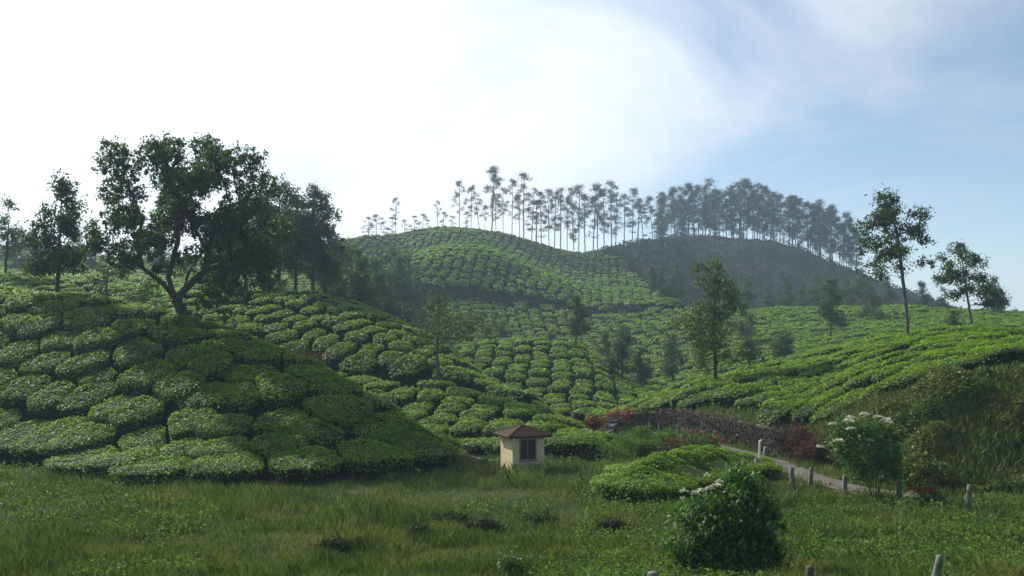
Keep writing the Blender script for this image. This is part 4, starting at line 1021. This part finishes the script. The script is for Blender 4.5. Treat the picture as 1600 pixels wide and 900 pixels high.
# white-flowered shrub by the road
De = 35.5; eb = at(1366, De); ke = De / F
def el(x, y, r, d=0.0): return ((x - 1366) * ke, d, (792 - y) * ke, r * ke, r * ke * 1.1, r * ke * 0.85)
fl = [(1290, 706, 9), (1303, 707, 6), (1312, 700, 8), (1296, 690, 10), (1301, 668, 10), (1318, 662, 11), (1334, 659, 10), (1318, 672, 9), (1334, 668, 7), (1316, 680, 7), (1358, 654, 10), (1368, 656, 9), (1380, 660, 8), (1390, 662, 9), (1399, 668, 9), (1377, 664, 6), (1346, 661, 6),
      (1329, 712, 6), (1347, 690, 8), (1352, 680, 8), (1386, 681, 6), (1330, 697, 6)]
gf = np.random.default_rng(4)
flowers = [((x - 1366) * ke, gf.uniform(-1.1, 0.7), (792 - y) * ke, r * ke * 0.8) for x, y, r in fl]
shrub('flowering_shrub', 91, eb, 3.4, 1.6, 'leaf_elder', 'tall shrub with flat white flower heads beside the dirt road', n_attr=260, per=15, leaf=0.19, crad=0.15,
      lobes=[el(1310, 700, 16), el(1320, 680, 18), el(1345, 680, 24, -0.4), el(1375, 680, 22, 0.2), el(1395, 690, 20), el(1335, 715, 24, 0.3), el(1370, 715, 26, -0.5), el(1400, 715, 20, 0.4), el(1385, 740, 18), el(1350, 742, 16), el(1330, 735, 12), el(1400, 745, 12)], flowers=flowers)
# dark shrub in the foreground
Df = 20.5; fb_ = at(1140, Df); kf = Df / F
by = HOR - fb_[2] / Df * F
def fl2(x, y, r, d=0.0): return ((x - 1140) * kf, d, (by - y) * kf, r * kf, r * kf * 1.1, r * kf * 0.85)
fh = [(1072, 768, 9), (1085, 766, 8), (1099, 765, 9), (1112, 762, 9), (1123, 758, 10), (1131, 755, 8), (1106, 741, 7), (1066, 775, 5)]
flowers = [((x - 1140) * kf, gf.uniform(-0.2, 0.5), (by - y) * kf, r * kf * 0.85) for x, y, r in fh]
shrub('flowering_shrub', 92, fb_, 2.7, 1.2, 'leaf_elder', 'big dark leafy shrub in the foreground with a few white flower heads', n_attr=430, per=15, leaf=0.21, crad=0.13, width=0.27, droop=0.8,
      lobes=[fl2(1150, 740, 20), fl2(1170, 762, 26, 0.2), fl2(1135, 780, 28, -0.2), fl2(1100, 790, 32), fl2(1075, 810, 26, 0.1), fl2(1070, 850, 28), fl2(1085, 890, 30, 0.2), fl2(1205, 800, 18), fl2(1210, 860, 18), fl2(1180, 790, 26, -0.2), fl2(1155, 815, 34, 0.3), fl2(1110, 825, 30, -0.3), fl2(1190, 825, 24), fl2(1140, 855, 38), fl2(1095, 860, 26), fl2(1180, 860, 30), fl2(1150, 890, 40), fl2(1110, 895, 28), fl2(1195, 842, 16)], flowers=flowers)
# red shrubs
def red_shrub(x, D, H, w, seed, label, leafm='leaf_red', base='leaf_rust', n_attr=60):
    e = shrub('red_shrub', seed, at(x, D), H, w, base, label, n_attr=n_attr, per=12, leaf=0.18, crad=0.18, droop=0.1)
    g = np.random.default_rng(seed + 1); n = 170
    cl = np.array([[g.normal() * w * 0.45, g.normal() * w * 0.35, H * g.uniform(0.55, 1.0)] for _ in range(9)])
    C = cl[g.integers(0, 9, n)] + g.normal(size=(n, 3)) * w * 0.11
    lv = leaf_quads(C, 0.20, 0.11, np.broadcast_to(np.array([0, -0.5, 0.8]), (n, 3)), 0.5, g=g)
    o = link('bract', mk_mesh('bract', lv.reshape(-1, 3), [(quads_idx(n), 0)], [M[leafm]]), e); o['kind'] = 'stuff'
    return e
red_shrub(966, 63.5, 1.7, 1.3, 301, 'red-leaved shrub by the far fence right of the hut')
red_shrub(928, 65.5, 1.2, 0.8, 302, 'smaller red shrub at the left end of the far fence')
red_shrub(1086, 50.5, 1.6, 1.1, 303, 'scarlet shrub before the wall, above the bright tea clump', base='leaf_elder')
red_shrub(1112, 51.0, 1.3, 0.8, 304, 'small scarlet shrub right beside the larger scarlet one', base='leaf_elder')
red_shrub(1452, 33.5, 0.95, 0.5, 305, 'single red blossom clump at the foot of the right bank', base='bank')
red_shrub(490, 72.5, 2.0, 1.1, 306, 'reddish shrub on the terrace left of the open tree', leafm='leaf_rust', base='leaf_rust')
red_shrub(465, 73.5, 1.6, 0.8, 307, 'smaller reddish shrub left on the terrace edge', leafm='leaf_rust', base='leaf_rust')
red_shrub(1045, 46.0, 1.0, 0.7, 308, 'low rusty shrub above the left of the bright tea clump', leafm='leaf_rust', base='leaf_rust')
shrub('round_bush', 95, at(205, 39.5), 0.95, 0.75, 'weed', 'small rounded bush at the meadow edge below the near tea slope', n_attr=120, per=14, leaf=0.10, crad=0.1)
for k, (x, D, H, w_, sd, lab) in enumerate([(985, 52, 1.1, 1.5, 411, 'low leafy bush between the hut and the distant fence'), (1010, 56, 1.2, 1.6, 412, 'sunlit leafy bush behind the low bush right of the hut'), (960, 49, 0.9, 1.3, 413, 'pale low bush nearest the right end of the low tea mound'),
                                        (1050, 53, 1.3, 1.3, 414, 'grey green bush left of the scarlet shrubs'), (1020, 50, 1.0, 1.2, 415, 'low bush just behind the bright tea clump')]):
    shrub('low_bush', sd, at(x, D), H, w_, 'weed', lab, n_attr=120, per=14, leaf=0.17, crad=0.18)
for k, (x, D, w_, sd, lab) in enumerate([(842, 30.8, 0.9, 421, 'dark low tussock in the middle of the meadow'), (956, 29.5, 0.35, 422, 'small dark weed in the meadow right of the tussock'), (700, 31.2, 0.6, 423, 'faint dark tussock in the meadow left of the middle'), (525, 27.0, 0.5, 424, 'dark tussock in the lower meadow left of centre'), (655, 28.6, 0.4, 425, 'small dark tussock right of the lower left one'), (760, 29.8, 0.55, 426, 'pale edged tussock left of the middle dark one')]):
    shrub('tussock', sd, at(x, D), 0.36, w_, 'leaf_scrub', lab, n_attr=70, per=14, leaf=0.22, crad=0.10, width=0.14, droop=-0.3, cat='plant')
shrub('fern', 431, at(806, 23.2), 0.75, 0.6, 'leaf_gold', 'fern with orange tipped fronds at the bottom centre of the meadow', n_attr=50, per=12, leaf=0.16, crad=0.08, width=0.2, cat='fern')
# dry creeper hanging over the end of the wall
for k, (x, D, H, w_, sd, lab) in enumerate([(1222, 49.8, 2.1, 1.1, 441, 'brown dry creeper mass hanging on the wall above the road'), (1252, 48.2, 1.9, 1.1, 442, 'rust brown creeper at the road bend left of the flowering shrub'), (1278, 46.6, 1.5, 0.9, 443, 'low brown creeper just left of the flowering shrub')]):
    shrub('dry_creeper', sd, at(x, D), H, w_, 'leaf_rust' if k else 'creeper', lab, n_attr=150, per=14, leaf=0.15, crad=0.20, droop=0.8, cat='creeper')

# ------------------------------------------------------------------ grass, weeds, undergrowth
def scatter(n, x0, x1, d0, d1, cond, g, power=1.0):
    x = g.uniform(x0, x1, n); D = 1.0 / g.uniform(1 / d1**power, 1 / d0**power, n)**(1 / power)
    X = (x - 800) / F * D
    k = cond(x, D, X)
    return X[k], D[k], x[k]
def blades(X, Y, H, Wd, lean, g):
    n = len(X); Z = ground(X, Y)
    a = g.random(n) * 6.28; b = g.random(n) * 6.28
    base = np.stack([X, Y, Z - 0.03], -1)
    sd_ = np.stack([np.cos(a), np.sin(a), np.zeros(n)], -1) * (Wd / 2)[:, None]
    le = np.stack([np.cos(b), np.sin(b), np.zeros(n)], -1) * (lean * H)[:, None]
    up = np.array([0, 0, 1.0])
    mid = base + le * 0.35 + up * (H * 0.6)[:, None]; tip = base + le + up * H[:, None]
    return np.stack([base - sd_, base + sd_, mid + sd_ * 0.7, tip, mid - sd_ * 0.7], 1)
gg = np.random.default_rng(55)
def hutfree(X, D): return np.hypot(X - hut_p[0], D - hut_p[1]) > 1.3
def meadow_ok(x, D, X):
    lim = np.where(x < 715, f('F1', x) + 0.8, np.where(x < 965, f('F3', x) + 0.6, f('F3', x) + 0.3))
    return (D < lim) & ~on_road(X, D, 0.62) & (hedge_w(X, D) < 0.35) & hutfree(X, D)
X, Y, xi_ = scatter(300000, -150, 1750, 17, 68, meadow_ok, gg)
tall = np.clip(0.30 + 0.40 * fbm(X * 0.22, Y * 0.22) + 0.42 * vnoise(X * 0.9, Y * 0.9) + 0.2 * vnoise(X * 2.3, Y * 2.3), 0.16, 0.85)
tall *= np.where((xi_ > 850) & (xi_ < 960) & (Y > 40), 0.7, 1)
Hh = tall * gg.uniform(0.5, 1.25, len(X))
Vg = blades(X, Y, Hh, 0.011 + 0.00058 * Y, gg.uniform(0.1, 0.7, len(X)), gg)
ng = len(X); fi = (np.arange(ng) * 5)[:, None] + np.arange(5)[None]
o = link('meadow_grass', mk_mesh('meadow_grass', Vg.reshape(-1, 3), [(fi, 0)], [M['grass']]))
tag(o, 'rough green and straw coloured grass covering the meadow', 'grass', kind='stuff')
# grass on the banks above the wall and under the right slope
X, Y, xi_ = scatter(60000, 955, 1750, 38, 72, lambda x, D, X: (D > f('F3', x) + 0.2) & (D < f('F4', x) + 1.6), gg)
Hh = gg.uniform(0.25, 0.7, len(X)) * (0.8 + 0.6 * vnoise(X * 0.4, Y * 0.4))
Vg = blades(X, Y, Hh, 0.03 + 0.0006 * Y, gg.uniform(0.2, 0.8, len(X)), gg)
ng = len(X); fi = (np.arange(ng) * 5)[:, None] + np.arange(5)[None]
o = link('bank_grass', mk_mesh('bank_grass', Vg.reshape(-1, 3), [(fi, 0)], [M['bank']]))
tag(o, 'long grass on the banks above the wall', 'grass', kind='stuff')
# weeds: leafy ground cover in the foreground right and left
def wcond(x, D, X):
    v = fbm(X * 0.3 + 4, D * 0.3)
    a = ((x > 900) & (v > -0.28) & (D < 36)) | ((x < 330) & (v > 0.0)) | ((x > 930) & (D > 44) & (v > -0.2) & (x < 1130)) | (v > 0.34)
    return a & meadow_ok(x, D, X)
X, Y, xi_ = scatter(95000, -120, 1720, 17, 62, wcond, gg)
nw = len(X)
hz_ = 0.10 + 0.5 * gg.random(nw)**1.4 * np.clip(0.75 + 1.0 * fbm(X * 0.5, Y * 0.5), 0.2, 1.3)
C = np.stack([X, Y, ground(X, Y) + hz_], -1)
L = (0.05 + 0.0022 * Y) * gg.uniform(0.7, 1.5, nw)
lv = leaf_quads(C, L, L * 0.6, np.broadcast_to(np.array([0, 0, 1.0]), (nw, 3)), 0.5, g=gg)
o = link('meadow_weeds', mk_mesh('meadow_weeds', lv.reshape(-1, 3), [(quads_idx(nw), 0)], [M['weed']]))
tag(o, 'low leafy weeds spreading through the foreground grass', 'weeds', kind='stuff')
# pale flowering weeds at the left and a few at the right
X, Y, xi_ = scatter(5200, -60, 1650, 18, 44, lambda x, D, X: meadow_ok(x, D, X) & ((((x < 260) & (D > 28)) & (fbm(X * 0.3, D * 0.3) > -0.15)) | ((x > 1000) & (fbm(X * 0.5, D * 0.5) > 0.38))), gg)
nw = len(X); C = np.stack([X, Y, ground(X, Y) + gg.uniform(0.25, 0.75, nw)], -1)
lv = leaf_quads(C, 0.04, 0.035, np.broadcast_to(np.array([0, 0, 1.0]), (nw, 3)), 0.3, g=gg)
o = link('pale_wildflowers', mk_mesh('pale_wildflowers', lv.reshape(-1, 3), [(quads_idx(nw), 0)], [M['white_flower']]))
tag(o, 'tiny pale wildflowers scattered over the weeds', 'wildflowers', kind='stuff')
# undergrowth on the right bank
X, Y, xi_ = scatter(60000, 1270, 1760, 36, 50, lambda x, D, X: (D > f('F3', x) - 0.8) & (D < f('F4', x) + 1.0) & ~on_road(X, D, 1.3), gg)
nw = len(X)
hh_ = np.clip(0.5 + 1.9 * fbm(X * 0.45, Y * 0.45), 0.06, 1.7)
C = np.stack([X, Y, ground(X, Y) + hh_ * gg.random(nw)**0.6], -1)
L = gg.uniform(0.12, 0.30, nw)
lv = leaf_quads(C, L, L * 0.5, np.broadcast_to(np.array([-0.2, -0.5, 0.8]), (nw, 3)), 0.45, g=gg)
o = link('bank_undergrowth', mk_mesh('bank_undergrowth', lv.reshape(-1, 3), [(quads_idx(nw), 0)], [M['bank']]))
tag(o, 'tangled green and brown undergrowth on the right bank', 'undergrowth', kind='stuff')
# scrub over the dark wooded hill
X, Y, xi_ = scatter(85000, 560, 1700, 185, 395, lambda x, D, X: (((D > f('F11', x) - 0.3) & (D < f('F11b', x) + 0.8) & (x < 1060)) | (D > f('F11b', x) + 5)) & (D < f('F13', x) + 6) & ((D < f('F11b', x) + 1) | (x > 925 + (f('F13', x) - D) / (f('F13', x) - f('F11', x)) * 150)), gg, power=0.4)
nw = len(X); hh_ = np.clip(0.6 + 3.6 * fbm(X * 0.12, Y * 0.12), 0.1, 3.4)
C = np.stack([X, Y, ground(X, Y) + hh_ * gg.random(nw)], -1)
L = gg.uniform(0.6, 1.3, nw)
lv = leaf_quads(C, L, L * 0.6, np.broadcast_to(np.array([0, -0.3, 0.8]), (nw, 3)), 0.4, g=gg)
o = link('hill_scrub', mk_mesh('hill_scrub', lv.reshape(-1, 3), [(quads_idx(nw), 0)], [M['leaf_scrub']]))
tag(o, 'dark scrub covering the wooded hill', 'scrub', kind='stuff')

# ------------------------------------------------------------------ the air
zlo = float(ZT.min()) - 1.0
bm = bmesh.new(); box_bm(bm, -3800, 3800, -60, 3050, zlo, 84)
hm = bpy.data.materials.new('haze'); hm.use_nodes = True
ht = hm.node_tree; ht.nodes.clear()
pv = ht.nodes.new('ShaderNodeVolumePrincipled')
pv.inputs['Color'].default_value = (0.60, 0.79, 1.0, 1)
pv.inputs['Density'].default_value = 0.00042
pv.inputs['Anisotropy'].default_value = 0.2
ho = ht.nodes.new('ShaderNodeOutputMaterial'); ht.links.new(pv.outputs[0], ho.inputs['Volume'])
M['haze'] = hm
o = obj_bm('haze', bm, 'haze')
tag(o, 'thin pale haze in the air over the whole valley', 'haze', kind='stuff')
print('TRIS', sum(sum(len(p.vertices) - 2 for p in m.polygons) for m in bpy.data.meshes if len(m.polygons) < 3000) , sum(len(m.polygons) for m in bpy.data.meshes))
